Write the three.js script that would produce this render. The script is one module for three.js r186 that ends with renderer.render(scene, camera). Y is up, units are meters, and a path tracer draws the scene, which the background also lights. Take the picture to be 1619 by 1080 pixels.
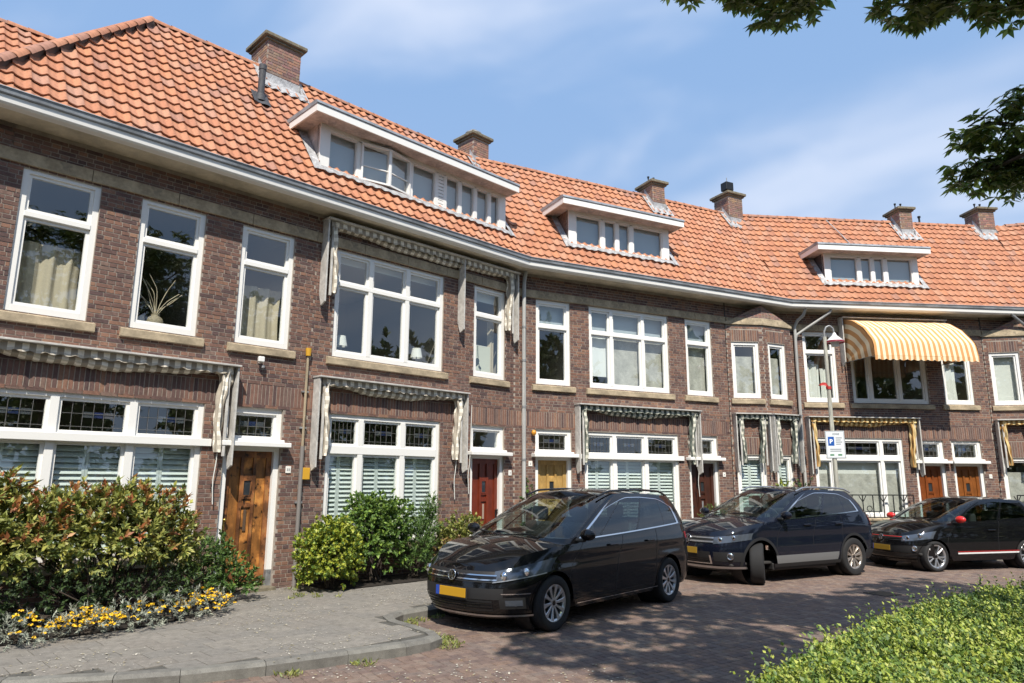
import * as THREE from 'three';
import { mergeGeometries, mergeVertices } from 'three/addons/utils/BufferGeometryUtils.js';
import { RoundedBoxGeometry } from 'three/addons/geometries/RoundedBoxGeometry.js';
import { ImprovedNoise } from 'three/addons/math/ImprovedNoise.js';

// ---------------------------------------------------------------- camera, sky, sun, exposure
const V3 = (x, y, z) => new THREE.Vector3(x, y, z);
const scene = new THREE.Scene();
const camera = new THREE.PerspectiveCamera(51.87, 1619 / 1080, 0.1, 2000);
const EYE = 1.78;
camera.position.set(0, EYE, 0);
camera.up.set(-0.00506, 0.98118, 0.19305);
camera.lookAt(0, EYE + 0.19305, -0.98119);
scene.add(camera);
const renderer = new THREE.WebGLRenderer({ antialias: true });
renderer.toneMapping = THREE.LinearToneMapping;
renderer.toneMappingExposure = 1.38;
renderer.shadowMap.enabled = true;

const perlin = new ImprovedNoise();
const fbm = (x, y, z, o = 4) => { let a = 0, w = 0.5; for (let i = 0; i < o; i++) { a += w * perlin.noise(x, y, z); x *= 2.03; y *= 2.03; z *= 2.03; w *= 0.5; } return a; };
const sstep = (a, b, x) => { const t = Math.min(1, Math.max(0, (x - a) / (b - a))); return t * t * (3 - 2 * t); };
{
  const W = 1024, Hh = 512, data = new Float32Array(W * Hh * 4);
  for (let j = 0; j < Hh; j++) for (let i = 0; i < W; i++) {
    const th = (i + 0.5) / W * Math.PI * 2 - Math.PI, el = ((j + 0.5) / Hh - 0.5) * Math.PI;
    const y = Math.sin(el), x = Math.cos(el) * Math.cos(th), z = Math.cos(el) * Math.sin(th);
    const k = Math.pow(Math.max(0, 1 - Math.max(0, y)), 3.2);
    let r = 0.20 + 0.19 * k, g = 0.335 + 0.17 * k, b = 0.575 + 0.09 * k;
    if (y > 0.01) {
      const px = x / (y + 0.18), pz = z / (y + 0.18);
      const a = px * 0.8 + pz * 0.6, c = -px * 0.6 + pz * 0.8;
      const warp = fbm(a * 0.7, c * 0.7, 3.3) * 1.6;
      const n = fbm(a * 0.9 + warp + 5.1, c * 2.1 + warp * 0.6, 1.7, 6) + 0.35 * fbm(a * 0.45, c * 0.5, 9.2, 2);
      const cl = sstep(-0.16, 0.5, n) * 0.66 * sstep(0.0, 0.12, y);
      r += (0.66 - r) * cl; g += (0.70 - g) * cl; b += (0.80 - b) * cl;
    } else { const t = sstep(0.01, -0.12, y); r = r * (1 - t) + 0.2 * t; g = g * (1 - t) + 0.19 * t; b = b * (1 - t) + 0.17 * t; }
    const o = (j * W + i) * 4; data[o] = r; data[o + 1] = g; data[o + 2] = b; data[o + 3] = 1;
  }
  const sky = new THREE.DataTexture(data, W, Hh, THREE.RGBAFormat, THREE.FloatType);
  sky.mapping = THREE.EquirectangularReflectionMapping; sky.magFilter = THREE.LinearFilter; sky.minFilter = THREE.LinearFilter; sky.needsUpdate = true;
  scene.background = sky; scene.environment = sky;
}
const SUN = V3(0.044, 0.774, 0.632).normalize();
const sun = new THREE.DirectionalLight(new THREE.Color(1.0, 0.93, 0.82), 4.6);
sun.position.copy(SUN).multiplyScalar(60); sun.target.position.set(0, 0, 0); sun.castShadow = true; sun.shadow.radius = 1;
sun.shadow.mapSize.set(4096, 4096); Object.assign(sun.shadow.camera, { left: -30, right: 30, top: 30, bottom: -30, near: 1, far: 140 });
scene.add(sun, sun.target);

// ---------------------------------------------------------------- helpers
function mulberry(a) { return () => { a |= 0; a = a + 0x6D2B79F5 | 0; let t = Math.imul(a ^ a >>> 15, 1 | a); t = t + Math.imul(t ^ t >>> 7, 61 | t) ^ t; return ((t ^ t >>> 14) >>> 0) / 4294967296; }; }
const rnd = mulberry(7);
const R = (a, b) => a + (b - a) * rnd();
const lerp = THREE.MathUtils.lerp, clamp = THREE.MathUtils.clamp;
function interp(tab, x) { if (x <= tab[0][0]) return tab[0][1]; for (let i = 1; i < tab.length; i++) if (x <= tab[i][0]) { const [a, b] = tab[i - 1], [c, d] = tab[i]; return b + (d - b) * (x - a) / (c - a); } return tab[tab.length - 1][1]; }
function interpS(tab, x) { // smooth (Catmull-Rom, monotone x ascending)
  const n = tab.length; if (x <= tab[0][0]) return tab[0][1]; if (x >= tab[n - 1][0]) return tab[n - 1][1];
  let i = 1; while (tab[i][0] < x) i++;
  const p1 = tab[i - 1], p2 = tab[i], h = p2[0] - p1[0], t = (x - p1[0]) / h, s = (p2[1] - p1[1]) / h;
  const m1 = i > 1 ? ((p2[1] - tab[i - 2][1]) / (p2[0] - tab[i - 2][0])) : s, m2 = i < n - 1 ? ((tab[i + 1][1] - p1[1]) / (tab[i + 1][0] - p1[0])) : s;
  const t2 = t * t, t3 = t2 * t; return (2 * t3 - 3 * t2 + 1) * p1[1] + (t3 - 2 * t2 + t) * h * m1 + (-2 * t3 + 3 * t2) * p2[1] + (t3 - t2) * h * m2;
}
const taken = {};
function numbered(n) { const k = taken[n] = (taken[n] ?? -1) + 1; return k ? n + '_' + String(k).padStart(3, '0') : n; }
function tag(o, label, category, group, kind) { o.userData = { label, category }; if (group) o.userData.group = group; if (kind) o.userData.kind = kind; return o; }
function thing(name, label, category, group) { const g = new THREE.Group(); g.name = numbered(name); scene.add(g); return tag(g, label, category, group); }
function part(name, geo, mat, parent) { const m = new THREE.Mesh(geo, mat); m.name = name; m.castShadow = m.receiveShadow = true; parent.add(m); return m; }
function subgroup(name, parent) { const g = new THREE.Group(); g.name = name; parent.add(g); return g; }
function structure(name, geo, mat, label, category) { const m = part(name, geo, mat, scene); m.userData = { kind: 'structure' }; if (label) m.userData.label = label; if (category) m.userData.category = category; return m; }

class MB { // collects flat-shaded faces
  constructor() { this.p = []; this.c = []; }
  tri(a, b, c, col) { this.p.push(a[0], a[1], a[2], b[0], b[1], b[2], c[0], c[1], c[2]); if (col) for (let i = 0; i < 3; i++) this.c.push(col[0], col[1], col[2]); return this; }
  quad(a, b, c, d, col) { this.tri(a, b, c, col); return this.tri(a, c, d, col); }
  box(x0, x1, y0, y1, z0, z1, col, skip = '') {
    if (!skip.includes('f')) this.quad([x0, y0, z1], [x1, y0, z1], [x1, y1, z1], [x0, y1, z1], col);
    if (!skip.includes('b')) this.quad([x1, y0, z0], [x0, y0, z0], [x0, y1, z0], [x1, y1, z0], col);
    if (!skip.includes('l')) this.quad([x0, y0, z0], [x0, y0, z1], [x0, y1, z1], [x0, y1, z0], col);
    if (!skip.includes('r')) this.quad([x1, y0, z1], [x1, y0, z0], [x1, y1, z0], [x1, y1, z1], col);
    if (!skip.includes('t')) this.quad([x0, y1, z1], [x1, y1, z1], [x1, y1, z0], [x0, y1, z0], col);
    if (!skip.includes('u')) this.quad([x0, y0, z0], [x1, y0, z0], [x1, y0, z1], [x0, y0, z1], col);
    return this;
  }
  bar(a, b, w, d = w) { // square bar between two points
    const A = V3(...a), B = V3(...b), t = B.clone().sub(A).normalize(), up = Math.abs(t.y) > 0.9 ? V3(0, 0, 1) : V3(0, 1, 0);
    const s = V3().crossVectors(t, up).normalize().multiplyScalar(w / 2), u = V3().crossVectors(s, t).normalize().multiplyScalar(d / 2);
    const c = (P, i, j) => P.clone().addScaledVector(s, i).addScaledVector(u, j).toArray();
    const q = [[-1, -1], [1, -1], [1, 1], [-1, 1]];
    for (let k = 0; k < 4; k++) { const [i, j] = q[k], [m, n] = q[(k + 1) % 4]; this.quad(c(A, i, j), c(A, m, n), c(B, m, n), c(B, i, j)); }
    this.quad(c(A, -1, 1), c(A, 1, 1), c(A, 1, -1), c(A, -1, -1)); return this.quad(c(B, -1, -1), c(B, 1, -1), c(B, 1, 1), c(B, -1, 1));
  }
  prism(prof, s0, s1, caps = true) { // profile of [n, h] points (closed), swept along x from s0(n) to s1(n)
    const f0 = typeof s0 === 'function' ? s0 : () => s0, f1 = typeof s1 === 'function' ? s1 : () => s1, n = prof.length;
    const a = prof.map(([z, y]) => [f0(z), y, z]), b = prof.map(([z, y]) => [f1(z), y, z]);
    for (let i = 0; i < n; i++) { const j = (i + 1) % n; this.quad(a[i], b[i], b[j], a[j]); }
    if (caps) { const tris = THREE.ShapeUtils.triangulateShape(prof.map(([z, y]) => new THREE.Vector2(z, y)), []); for (const [i, j, k] of tris) { this.tri(a[i], a[j], a[k]); this.tri(b[k], b[j], b[i]); } }
    return this;
  }
  geo() {
    const g = new THREE.BufferGeometry(); g.setAttribute('position', new THREE.Float32BufferAttribute(this.p, 3)); g.computeVertexNormals();
    if (this.c.length) g.setAttribute('color', new THREE.Float32BufferAttribute(this.c, 3));
    return boxUV(g);
  }
}
function boxUV(g) {
  const p = g.attributes.position, n = g.attributes.normal, uv = new Float32Array(p.count * 2);
  for (let i = 0; i < p.count; i++) {
    const ax = Math.abs(n.getX(i)), ay = Math.abs(n.getY(i)), az = Math.abs(n.getZ(i));
    if (az >= ax && az >= ay) { uv[2 * i] = p.getX(i); uv[2 * i + 1] = p.getY(i); } else if (ax >= ay) { uv[2 * i] = p.getZ(i); uv[2 * i + 1] = p.getY(i); } else { uv[2 * i] = p.getX(i); uv[2 * i + 1] = p.getZ(i); }
  }
  g.setAttribute('uv', new THREE.BufferAttribute(uv, 2)); return g;
}
function grid(fn, nu, nv, uvs = [1, 1]) { // smooth surface, fn(u, v) -> [x, y, z]
  const p = [], uv = [], idx = [];
  for (let j = 0; j <= nv; j++) for (let i = 0; i <= nu; i++) { p.push(...fn(i / nu, j / nv)); uv.push(i / nu * uvs[0], j / nv * uvs[1]); }
  for (let j = 0; j < nv; j++) for (let i = 0; i < nu; i++) { const a = j * (nu + 1) + i, b = a + 1, c = a + nu + 1, d = c + 1; idx.push(a, b, d, a, d, c); }
  const g = new THREE.BufferGeometry(); g.setAttribute('position', new THREE.Float32BufferAttribute(p, 3)); g.setAttribute('uv', new THREE.Float32BufferAttribute(uv, 2)); g.setIndex(idx); g.computeVertexNormals(); return g;
}
function rbox(w, h, d, r = 0.01, x = 0, y = 0, z = 0, seg = 1) { const g = new RoundedBoxGeometry(w, h, d, seg, Math.min(r, w / 2.01, h / 2.01, d / 2.01)); g.translate(x, y, z); return boxUV(g); }
function tube(pts, r, seg = 6, n = 0) { const c = new THREE.CatmullRomCurve3(pts.map((p) => V3(...p)), false, 'catmullrom', 0.2); return new THREE.TubeGeometry(c, n || Math.max(2, pts.length * 4), r, seg); }
function join(list) { const l = list.map((g) => { const q = g.index ? g.toNonIndexed() : g.clone(); for (const k of Object.keys(q.attributes)) if (!['position', 'normal', 'uv'].includes(k)) q.deleteAttribute(k); if (!q.attributes.uv) boxUV(q); return q; }); return mergeGeometries(l); }

// ---------------------------------------------------------------- textures and materials
function noiseTex(size, fn, srgb = false) { // fn(x, y in 0..1) -> [r, g, b]
  const d = new Uint8Array(size * size * 4);
  for (let j = 0; j < size; j++) for (let i = 0; i < size; i++) { const c = fn(i / size, j / size), o = (j * size + i) * 4; for (let k = 0; k < 3; k++) d[o + k] = clamp(c[k], 0, 1) * 255; d[o + 3] = 255; }
  const t = new THREE.DataTexture(d, size, size); t.wrapS = t.wrapT = THREE.RepeatWrapping; t.magFilter = THREE.LinearFilter; t.minFilter = THREE.LinearMipmapLinearFilter; t.generateMipmaps = true; if (srgb) t.colorSpace = THREE.SRGBColorSpace; t.needsUpdate = true; return t;
}
const tileN = (x, y, f, s) => { // tileable fbm
  const a = x, b = y; const n = (u, v) => fbm(u * f, v * f, s, 4); const wx = sstep(0.7, 1, a), wy = sstep(0.7, 1, b);
  return lerp(lerp(n(a, b), n(a - 1, b), wx), lerp(n(a, b - 1), n(a - 1, b - 1), wx), wy);
};
const grit = mulberry(99);
const TX = {
  grain: noiseTex(256, (x, y) => { const v = 0.5 + 0.45 * tileN(x, y, 9, 2.2) + (grit() - 0.5) * 0.35; return [v, v, v]; }),
  soft: noiseTex(256, (x, y) => { const v = 0.5 + 0.8 * tileN(x, y, 5, 4.4); return [v, v, v]; }),
  mottle: noiseTex(512, (x, y) => { const v = 0.86 + 0.20 * tileN(x, y, 5, 1.4) + 0.10 * tileN(x, y, 21, 7.7) + (grit() - 0.5) * 0.10; return [v, v, v]; }, true),
  stone: noiseTex(512, (x, y) => { const v = 0.84 + 0.34 * tileN(x, y, 4, 6.1) + 0.16 * tileN(x, y, 24, 3.2) + (grit() - 0.5) * 0.14; const s = sstep(0.12, 0.4, tileN(x, y, 7, 12.5)) * 0.15; return [v - s, v - s * 0.95, v - s * 0.85]; }, true),
  pave: noiseTex(512, (x, y) => { const g = grit(); const v = 0.80 + 0.20 * tileN(x, y, 6, 8.8) + (g - 0.5) * 0.42 + (g > 0.985 ? 0.25 : 0); return [v, v, v * 0.98]; }, true),
};
function rep(t, u, v = u) { const c = t.clone(); c.repeat.set(u, v); c.needsUpdate = true; return c; }
const lin = (r, g, b) => new THREE.Color().setRGB(r, g, b);
const std = (r, g, b, rough = 0.8, o = {}) => new THREE.MeshStandardMaterial({ color: lin(r, g, b), roughness: rough, ...o });
const grain2 = rep(TX.grain, 3), mott1 = rep(TX.mottle, 0.7), stone1 = rep(TX.stone, 0.9), pave1 = rep(TX.pave, 1.6), soft2 = rep(TX.soft, 2);
const M = {
  brick: std(1, 1, 1, 0.88, { vertexColors: true, map: rep(TX.mottle, 4.1), bumpMap: rep(TX.grain, 7), bumpScale: 0.003 }),
  mortar: std(0.46, 0.395, 0.335, 0.95, { map: mott1, bumpMap: grain2, bumpScale: 0.004 }),
  stone: std(0.54, 0.44, 0.30, 0.85, { map: stone1, bumpMap: grain2, bumpScale: 0.003 }),
  capstone: std(0.27, 0.235, 0.165, 0.92, { map: rep(TX.stone, 2.6), bumpMap: grain2, bumpScale: 0.006 }),
  white: std(0.80, 0.795, 0.77, 0.38, { bumpMap: soft2, bumpScale: 0.0004 }),
  awnWood: std(0.72, 0.70, 0.66, 0.5, { map: rep(TX.mottle, 1.2), bumpMap: grain2, bumpScale: 0.001 }),
  cream: std(0.80, 0.71, 0.55, 0.6, { map: rep(TX.mottle, 0.5) }),
  zinc: std(0.42, 0.45, 0.49, 0.45, { metalness: 0.25, map: rep(TX.stone, 0.6), bumpMap: soft2, bumpScale: 0.001 }),
  lead: std(0.60, 0.60, 0.61, 0.6, { metalness: 0.2, map: rep(TX.stone, 2.2), bumpMap: rep(TX.soft, 5), bumpScale: 0.008 }),
  tile: std(1, 1, 1, 0.74, { vertexColors: true, map: rep(TX.mottle, 3.7), bumpMap: rep(TX.grain, 5), bumpScale: 0.0015 }),
  under: std(0.06, 0.035, 0.025, 0.95),
  glass: new THREE.MeshPhysicalMaterial({ color: lin(0.93, 0.97, 0.96), roughness: 0.0, transmission: 1, thickness: 0, ior: 2.1 }),
  interior: std(0.42, 0.38, 0.33, 0.9),
  shutter: std(0.62, 0.675, 0.65, 0.5),
  blind: std(0.62, 0.60, 0.54, 0.85, { map: rep(TX.mottle, 1.3) }),
  blindGrey: std(0.40, 0.45, 0.49, 0.8),
  cloth: std(0.74, 0.76, 0.76, 0.9),
  curtain: std(0.52, 0.45, 0.34, 0.9),
  lace: std(0.70, 0.70, 0.66, 0.9),
  came: std(0.15, 0.15, 0.145, 0.5, { metalness: 0.3 }),
  black: std(0.012, 0.012, 0.013, 0.5),
  iron: std(0.02, 0.022, 0.024, 0.45, { metalness: 0.4 }),
  slate: std(0.085, 0.088, 0.10, 0.7, { map: rep(TX.stone, 2) }),
  cheekBrick: std(0.25, 0.17, 0.13, 0.9, { map: rep(TX.stone, 3) }),
  pinkWhite: std(0.70, 0.64, 0.60, 0.7, { map: rep(TX.stone, 0.8) }),
  pvc: std(0.60, 0.60, 0.58, 0.45, { map: rep(TX.stone, 1.1) }),
  galv: std(0.42, 0.43, 0.44, 0.5, { metalness: 0.35, map: rep(TX.stone, 2) }),
  yellowBox: std(0.60, 0.33, 0.03, 0.45),
};

// ---------------------------------------------------------------- the terrace: plan geometry
const rad = (d) => d * Math.PI / 180;
function face(px, pz, a) { return { P: [px, pz], a, T: [Math.cos(a), -Math.sin(a)], N: [Math.sin(a), Math.cos(a)] }; }
const pt = (f, s, n = 0) => [f.P[0] + f.T[0] * s + f.N[0] * n, f.P[1] + f.T[1] * s + f.N[1] * n];
function faceBetween(p, q) { const f = face(p[0], p[1], Math.atan2(-(q[1] - p[1]), q[0] - p[0])); f.L = Math.hypot(q[0] - p[0], q[1] - p[1]); return f; }
const shifted = (f, s) => { const p = pt(f, s); return face(p[0], p[1], f.a); };
const FA = face(-3.712, -11.441, rad(44.94)), FC = face(0.0449, -15.1926, rad(26.48)), FD = face(7.3518, -18.8325, rad(6.19));
const DEs = 7.98, FE = face(...pt(FD, DEs), rad(-13.3));
const SOFFIT = 6.37, PITCH = rad(54), EAVE_N = 0.52, EAVE_H = 6.41, ROWS = 16, EXPO = 0.263;
const roofAt = (d) => [EAVE_N - d * Math.cos(PITCH), EAVE_H + d * Math.sin(PITCH)];
const roofN = (h) => EAVE_N - (h - EAVE_H) / Math.tan(PITCH);
const RIDGE_D = ROWS * EXPO + 0.02, [RIDGE_N, RIDGE_H] = roofAt(RIDGE_D);

function makeHouse(label, f, s0, s1) {
  const base = shifted(f, s0), g = thing('brick_house', label, 'house', 'houses of the curved terrace');
  g.position.set(base.P[0], 0, base.P[1]); g.rotation.y = base.a;
  const H = { g, f: base, s0, s1, bricks: [], tiles: [], holes: [], soldiers: [], skip: [] };
  H.wall = subgroup('wall', g); H.roof = subgroup('roof', g); return H;
}
function put(H, f, o, s, h, n) { // puts a part of house H at (s, h, n) of face f
  const p = pt(f, s, n), dx = p[0] - H.f.P[0], dz = p[1] - H.f.P[1];
  o.position.set(dx * H.f.T[0] + dz * H.f.T[1], h, dx * H.f.N[0] + dz * H.f.N[1]); o.rotation.y = f.a - H.f.a; return o;
}
// ---------------------------------------------------------------- brickwork
const BRICKS = [[0.255, 0.138, 0.105], [0.21, 0.12, 0.098], [0.29, 0.152, 0.108], [0.17, 0.10, 0.088], [0.32, 0.172, 0.118], [0.235, 0.148, 0.122], [0.14, 0.085, 0.08], [0.35, 0.195, 0.13], [0.27, 0.175, 0.14]];
const brickPick = () => { const r = rnd(); return r < 0.2 ? 0 : r < 0.38 ? 1 : r < 0.5 ? 2 : r < 0.65 ? 3 : r < 0.74 ? 4 : r < 0.83 ? 5 : r < 0.92 ? 6 : r < 0.96 ? 7 : 8; };
const CH = 0.0625;
function layBricks(f, s0, s1, h0, h1, holes, soldiers, out, sloped) {
  const rows = Math.floor((h1 - h0) / CH + 0.001);
  const cut = (a, b, v0, v1) => { let iv = [[a, b]]; for (const o of holes) if (o[3] > v0 + 0.02 && o[2] < v1 - 0.02) { const nx = []; for (const [x, y] of iv) { if (o[1] <= x || o[0] >= y) nx.push([x, y]); else { if (o[0] > x) nx.push([x, o[0] - 0.006]); if (o[1] < y) nx.push([o[1] + 0.006, y]); } } iv = nx; } return iv; };
  for (let r = 0; r < rows; r++) {
    const v0 = h0 + r * CH + 0.0065, v1 = v0 + 0.0495, head = r % 2 === 1, mod = head ? 0.1075 : 0.215;
    const zone = soldiers.filter((z) => (v0 + v1) / 2 > z[2] && (v0 + v1) / 2 < z[3]);
    const iv = cut(s0, s1, v0, v1), shift = head ? 0.027 : ((r >> 1) % 2) * 0.1075;
    for (const [a, b] of iv) for (let x = Math.floor((a - shift) / mod) * mod + shift; x < b; x += mod) {
      const u0 = Math.max(x + 0.006, a), u1 = Math.min(x + mod - 0.006, b); if (u1 - u0 < 0.03) continue;
      if (zone.some((z) => (u0 + u1) / 2 > z[0] && (u0 + u1) / 2 < z[1])) continue;
      if (sloped && !sloped((u0 + u1) / 2, (v0 + v1) / 2)) continue;
      out.push({ f, u0, u1, v0, v1, c: brickPick(), full: u1 - u0 > mod - 0.0125 });
    }
  }
  for (const z of soldiers) { const H = z[3] - z[2]; for (let x = z[0]; x < z[1] - 0.03; x += 0.0625) { const lo = rnd() < 0.5, split = 0; for (const [a, b] of split ? [[0.004, split], [split + 0.01, H - 0.004]] : [[0.004, H - 0.004]]) {
    const v0 = z[2] + a, v1 = z[2] + b; for (const [p, q] of cut(x + 0.0065, x + 0.0555, v0, v1)) if (q - p > 0.03) out.push({ f, u0: p, u1: q, v0, v1, c: brickPick(), full: q - p > 0.045, sold: 1 }); } } }
}
function mortarGeo(s0, s1, h0, h1, holes, depth = 0.22) {
  const sh = new THREE.Shape([[s0, h0], [s1, h0], [s1, h1], [s0, h1]].map(([x, y]) => new THREE.Vector2(x, y)));
  for (const o of holes) { const a = Math.max(o[0], s0 + 0.001), b = Math.min(o[1], s1 - 0.001), c = Math.max(o[2], h0 + 0.001), d = Math.min(o[3], h1 - 0.001); if (b > a && d > c) sh.holes.push(new THREE.Path([[a, c], [a, d], [b, d], [b, c]].map(([x, y]) => new THREE.Vector2(x, y)))); }
  const g = new THREE.ExtrudeGeometry(sh, { depth, bevelEnabled: false }); g.translate(0, 0, -depth); return boxUV(g.index ? g.toNonIndexed() : g);
}
const brickGeos = {};
function brickGeo(w, h, c) { const k = w.toFixed(4) + h.toFixed(4) + c; if (!brickGeos[k]) brickGeos[k] = new MB().box(-w / 2, w / 2, -h / 2, h / 2, -0.006, 0.0035, BRICKS[c]).geo(); return brickGeos[k]; }
const camDist = (f, s, h) => { const p = pt(f, s); return Math.hypot(p[0], p[1], h - EYE); };
const seen = (x, y, z) => { const d = -z; if (d < 1) return false; const u = x / d, v = (y - EYE) / d; return u > -0.75 && u < 0.82 && v > -0.3 && v < 0.78; };
function finishBricks(H) {
  const vis = H.bricks.filter((b) => { const p = pt(b.f, (b.u0 + b.u1) / 2); return b.full && b.u1 - b.u0 > 0.12 && seen(p[0], (b.v0 + b.v1) / 2, p[1]) && b.v0 > 1.2; });
  vis.sort((a, b) => camDist(a.f, a.u0, a.v0) - camDist(b.f, b.u0, b.v0));
  const solo = new Set(vis.slice(0, 300)), byFace = new Map();
  for (const b of H.bricks) {
    const w = b.u1 - b.u0, h = b.v1 - b.v0, n = 0.002 + (rnd() - 0.5) * 0.004;
    if (solo.has(b)) { put(H, b.f, part('brick', brickGeo(w, h, b.c), M.brick, H.wall), (b.u0 + b.u1) / 2, (b.v0 + b.v1) / 2, n); continue; }
    if (!byFace.has(b.f)) byFace.set(b.f, new MB());
    const k = 0.9 + rnd() * 0.2, c = BRICKS[b.c].map((x) => x * k);
    byFace.get(b.f).box(b.u0, b.u1, b.v0, b.v1, -0.004, n + 0.0035, c, 'b');
  }
  for (const [f, mb] of byFace) { const m = put(H, f, part('brickwork', mb.geo(), M.brick, H.wall), 0, 0, 0); m.userData.kind = 'stuff'; }
}
function wallFace(H, f, s0, s1, h0, h1, holes = [], soldiers = [], name = 'mortar', sloped) {
  layBricks(f, s0, s1, h0, h1, holes, soldiers, H.bricks, sloped);
  if (!sloped) put(H, f, part(name, mortarGeo(s0, s1, h0, h1, holes), M.mortar, H.wall), 0, 0, 0);
}
// ---------------------------------------------------------------- roof tiles
const TILES = [[0.60, 0.265, 0.145], [0.64, 0.295, 0.17], [0.57, 0.24, 0.13], [0.62, 0.31, 0.19], [0.52, 0.225, 0.13], [0.65, 0.275, 0.14], [0.56, 0.295, 0.20], [0.48, 0.24, 0.165]];
const tilePick = () => { const r = rnd(); return r < 0.24 ? 0 : r < 0.42 ? 1 : r < 0.58 ? 2 : r < 0.69 ? 3 : r < 0.79 ? 4 : r < 0.9 ? 5 : r < 0.96 ? 6 : 7; };
function tileShape(col) {
  const n = 9, w = 0.213, L = 0.335, z = (t) => 0.0185 * Math.cos(6.283 * t) + 0.006 * Math.cos(12.566 * t + 0.9), P = [], N = [], C = [], I = [];
  const at = (t, y, dz = 0) => [(t - 0.5) * w, y, z(t) + dz];
  for (let j = 0; j < 2; j++) for (let i = 0; i <= n; i++) { const t = i / n, d = (z(t + 0.01) - z(t - 0.01)) / (0.02 * w), l = Math.hypot(d, 1); P.push(...at(t, j ? L : 0)); N.push(-d / l, 0, 1 / l); }
  for (let j = 0; j < 2; j++) for (let i = 0; i <= n; i++) { P.push(...at(i / n, 0, j ? -0.02 : 0)); N.push(0, -1, 0); }
  for (let i = 0; i < n; i++) { I.push(i, i + 1, i + n + 2, i, i + n + 2, i + n + 1); const a = 2 * (n + 1) + i; I.push(a + n + 1, a + n + 2, a + 1, a + n + 1, a + 1, a); }
  const g = new THREE.BufferGeometry(), uv = []; for (let i = 0; i < P.length; i += 3) { uv.push(P[i], P[i + 1]); C.push(...col); }
  g.setAttribute('position', new THREE.Float32BufferAttribute(P, 3)); g.setAttribute('normal', new THREE.Float32BufferAttribute(N, 3)); g.setAttribute('uv', new THREE.Float32BufferAttribute(uv, 2)); g.setAttribute('color', new THREE.Float32BufferAttribute(C, 3)); g.setIndex(I); return g;
}
const tileGeos = TILES.map(tileShape);
const tmpO = new THREE.Object3D();
function layTiles(H, f, sMin, sMax, mid, skip, rows = ROWS) {
  for (let k = 0; k < rows; k++) {
    const [n, h] = roofAt(k * EXPO + 0.075), nm = roofAt((k + 0.5) * EXPO)[0], a = sMin(nm), b = sMax(nm);
    for (let j = Math.ceil((a - mid) / 0.2); mid + j * 0.2 < b; j++) {
      const s = mid + j * 0.2; if (skip.some((z) => s > z[0] && s < z[1] && nm < z[2] && nm > z[3])) continue;
      H.tiles.push({ f, s, n, h, c: tilePick() });
    }
  }
}
function finishTiles(H) {
  const local = (t, o) => { put(H, t.f, o, t.s + R(-0.003, 0.003), t.h, t.n); const ry = o.rotation.y; o.rotation.set(0, 0, 0); o.rotation.order = 'YXZ'; o.rotation.y = ry; o.rotation.x = -(Math.PI / 2 - PITCH) - 0.125 + R(-0.01, 0.01); o.rotation.z = R(-0.012, 0.012); const l = 0.085; o.position.y += l * Math.cos(PITCH); const nn = l * Math.sin(PITCH); o.position.x += nn * Math.sin(ry); o.position.z += nn * Math.cos(ry); return o; };
  const vis = H.tiles.filter((t) => { const p = pt(t.f, t.s, t.n); return seen(p[0], t.h, p[1]); }); vis.sort((a, b) => camDist(a.f, a.s, a.h) - camDist(b.f, b.s, b.h));
  const solo = new Set(vis.slice(0, 300)), rest = [];
  for (const t of H.tiles) {
    if (solo.has(t)) { local(t, part('roof_tile', tileGeos[t.c], M.tile, H.roof)); continue; }
    local(t, tmpO); tmpO.updateMatrix(); rest.push(tileGeos[t.c].clone().applyMatrix4(tmpO.matrix));
  }
  tmpO.rotation.set(0, 0, 0); tmpO.rotation.order = 'XYZ';
  if (rest.length) { const m = part('roof_tiling', mergeGeometries(rest), M.tile, H.roof); m.userData.kind = 'stuff'; }
}
function capGeo(r0, r1, L, col) { const P = [], C = [], I = [], n = 8; for (let j = 0; j < 2; j++) for (let i = 0; i <= n; i++) { const a = Math.PI * (i / n) * 1.08 - 0.12, r = j ? r1 : r0; P.push(j * L, r * Math.sin(a) * 0.85, r * Math.cos(a)); C.push(...col); } for (let i = 0; i < n; i++) I.push(i, i + 1, i + n + 2, i, i + n + 2, i + n + 1); const g = new THREE.BufferGeometry(); g.setAttribute('position', new THREE.Float32BufferAttribute(P, 3)); g.setAttribute('color', new THREE.Float32BufferAttribute(C, 3)); g.setIndex(I); g.computeVertexNormals(); const u = []; for (let i = 0; i < P.length; i += 3) u.push(P[i], P[i + 2]); g.setAttribute('uv', new THREE.Float32BufferAttribute(u, 2)); return g; }
const capGeos = [0, 1, 2, 4, 7].map((c) => capGeo(0.125, 0.105, 0.36, TILES[c].map((x) => x * 0.94)));
function ridge(H, f, s0, s1) { for (let s = s0; s < s1; s += 0.32) { const m = put(H, f, part('ridge_tile', capGeos[Math.floor(rnd() * 5)], M.tile, H.roof), s, RIDGE_H + 0.05 + R(-0.008, 0.008), RIDGE_N - 0.04); m.rotation.z = 0.03; } }
function roofBody(H, f, a0, a1, b0, b1) { // under-roof: front slope from eaves to ridge, back slope; a = s at eaves, b = s at ridge
  const [n0, h0] = [EAVE_N - 0.02, EAVE_H - 0.03], e = 0.03, mb = new MB();
  mb.quad([a0, h0, n0], [a1, h0, n0], [b1, RIDGE_H - e, RIDGE_N], [b0, RIDGE_H - e, RIDGE_N]);
  mb.quad([b0, RIDGE_H - e, RIDGE_N], [b1, RIDGE_H - e, RIDGE_N], [b1, h0, RIDGE_N - 2.6], [b0, h0, RIDGE_N - 2.6]);
  put(H, f, part('underlay', mb.geo(), M.under, H.roof), 0, 0, 0);
}
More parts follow.
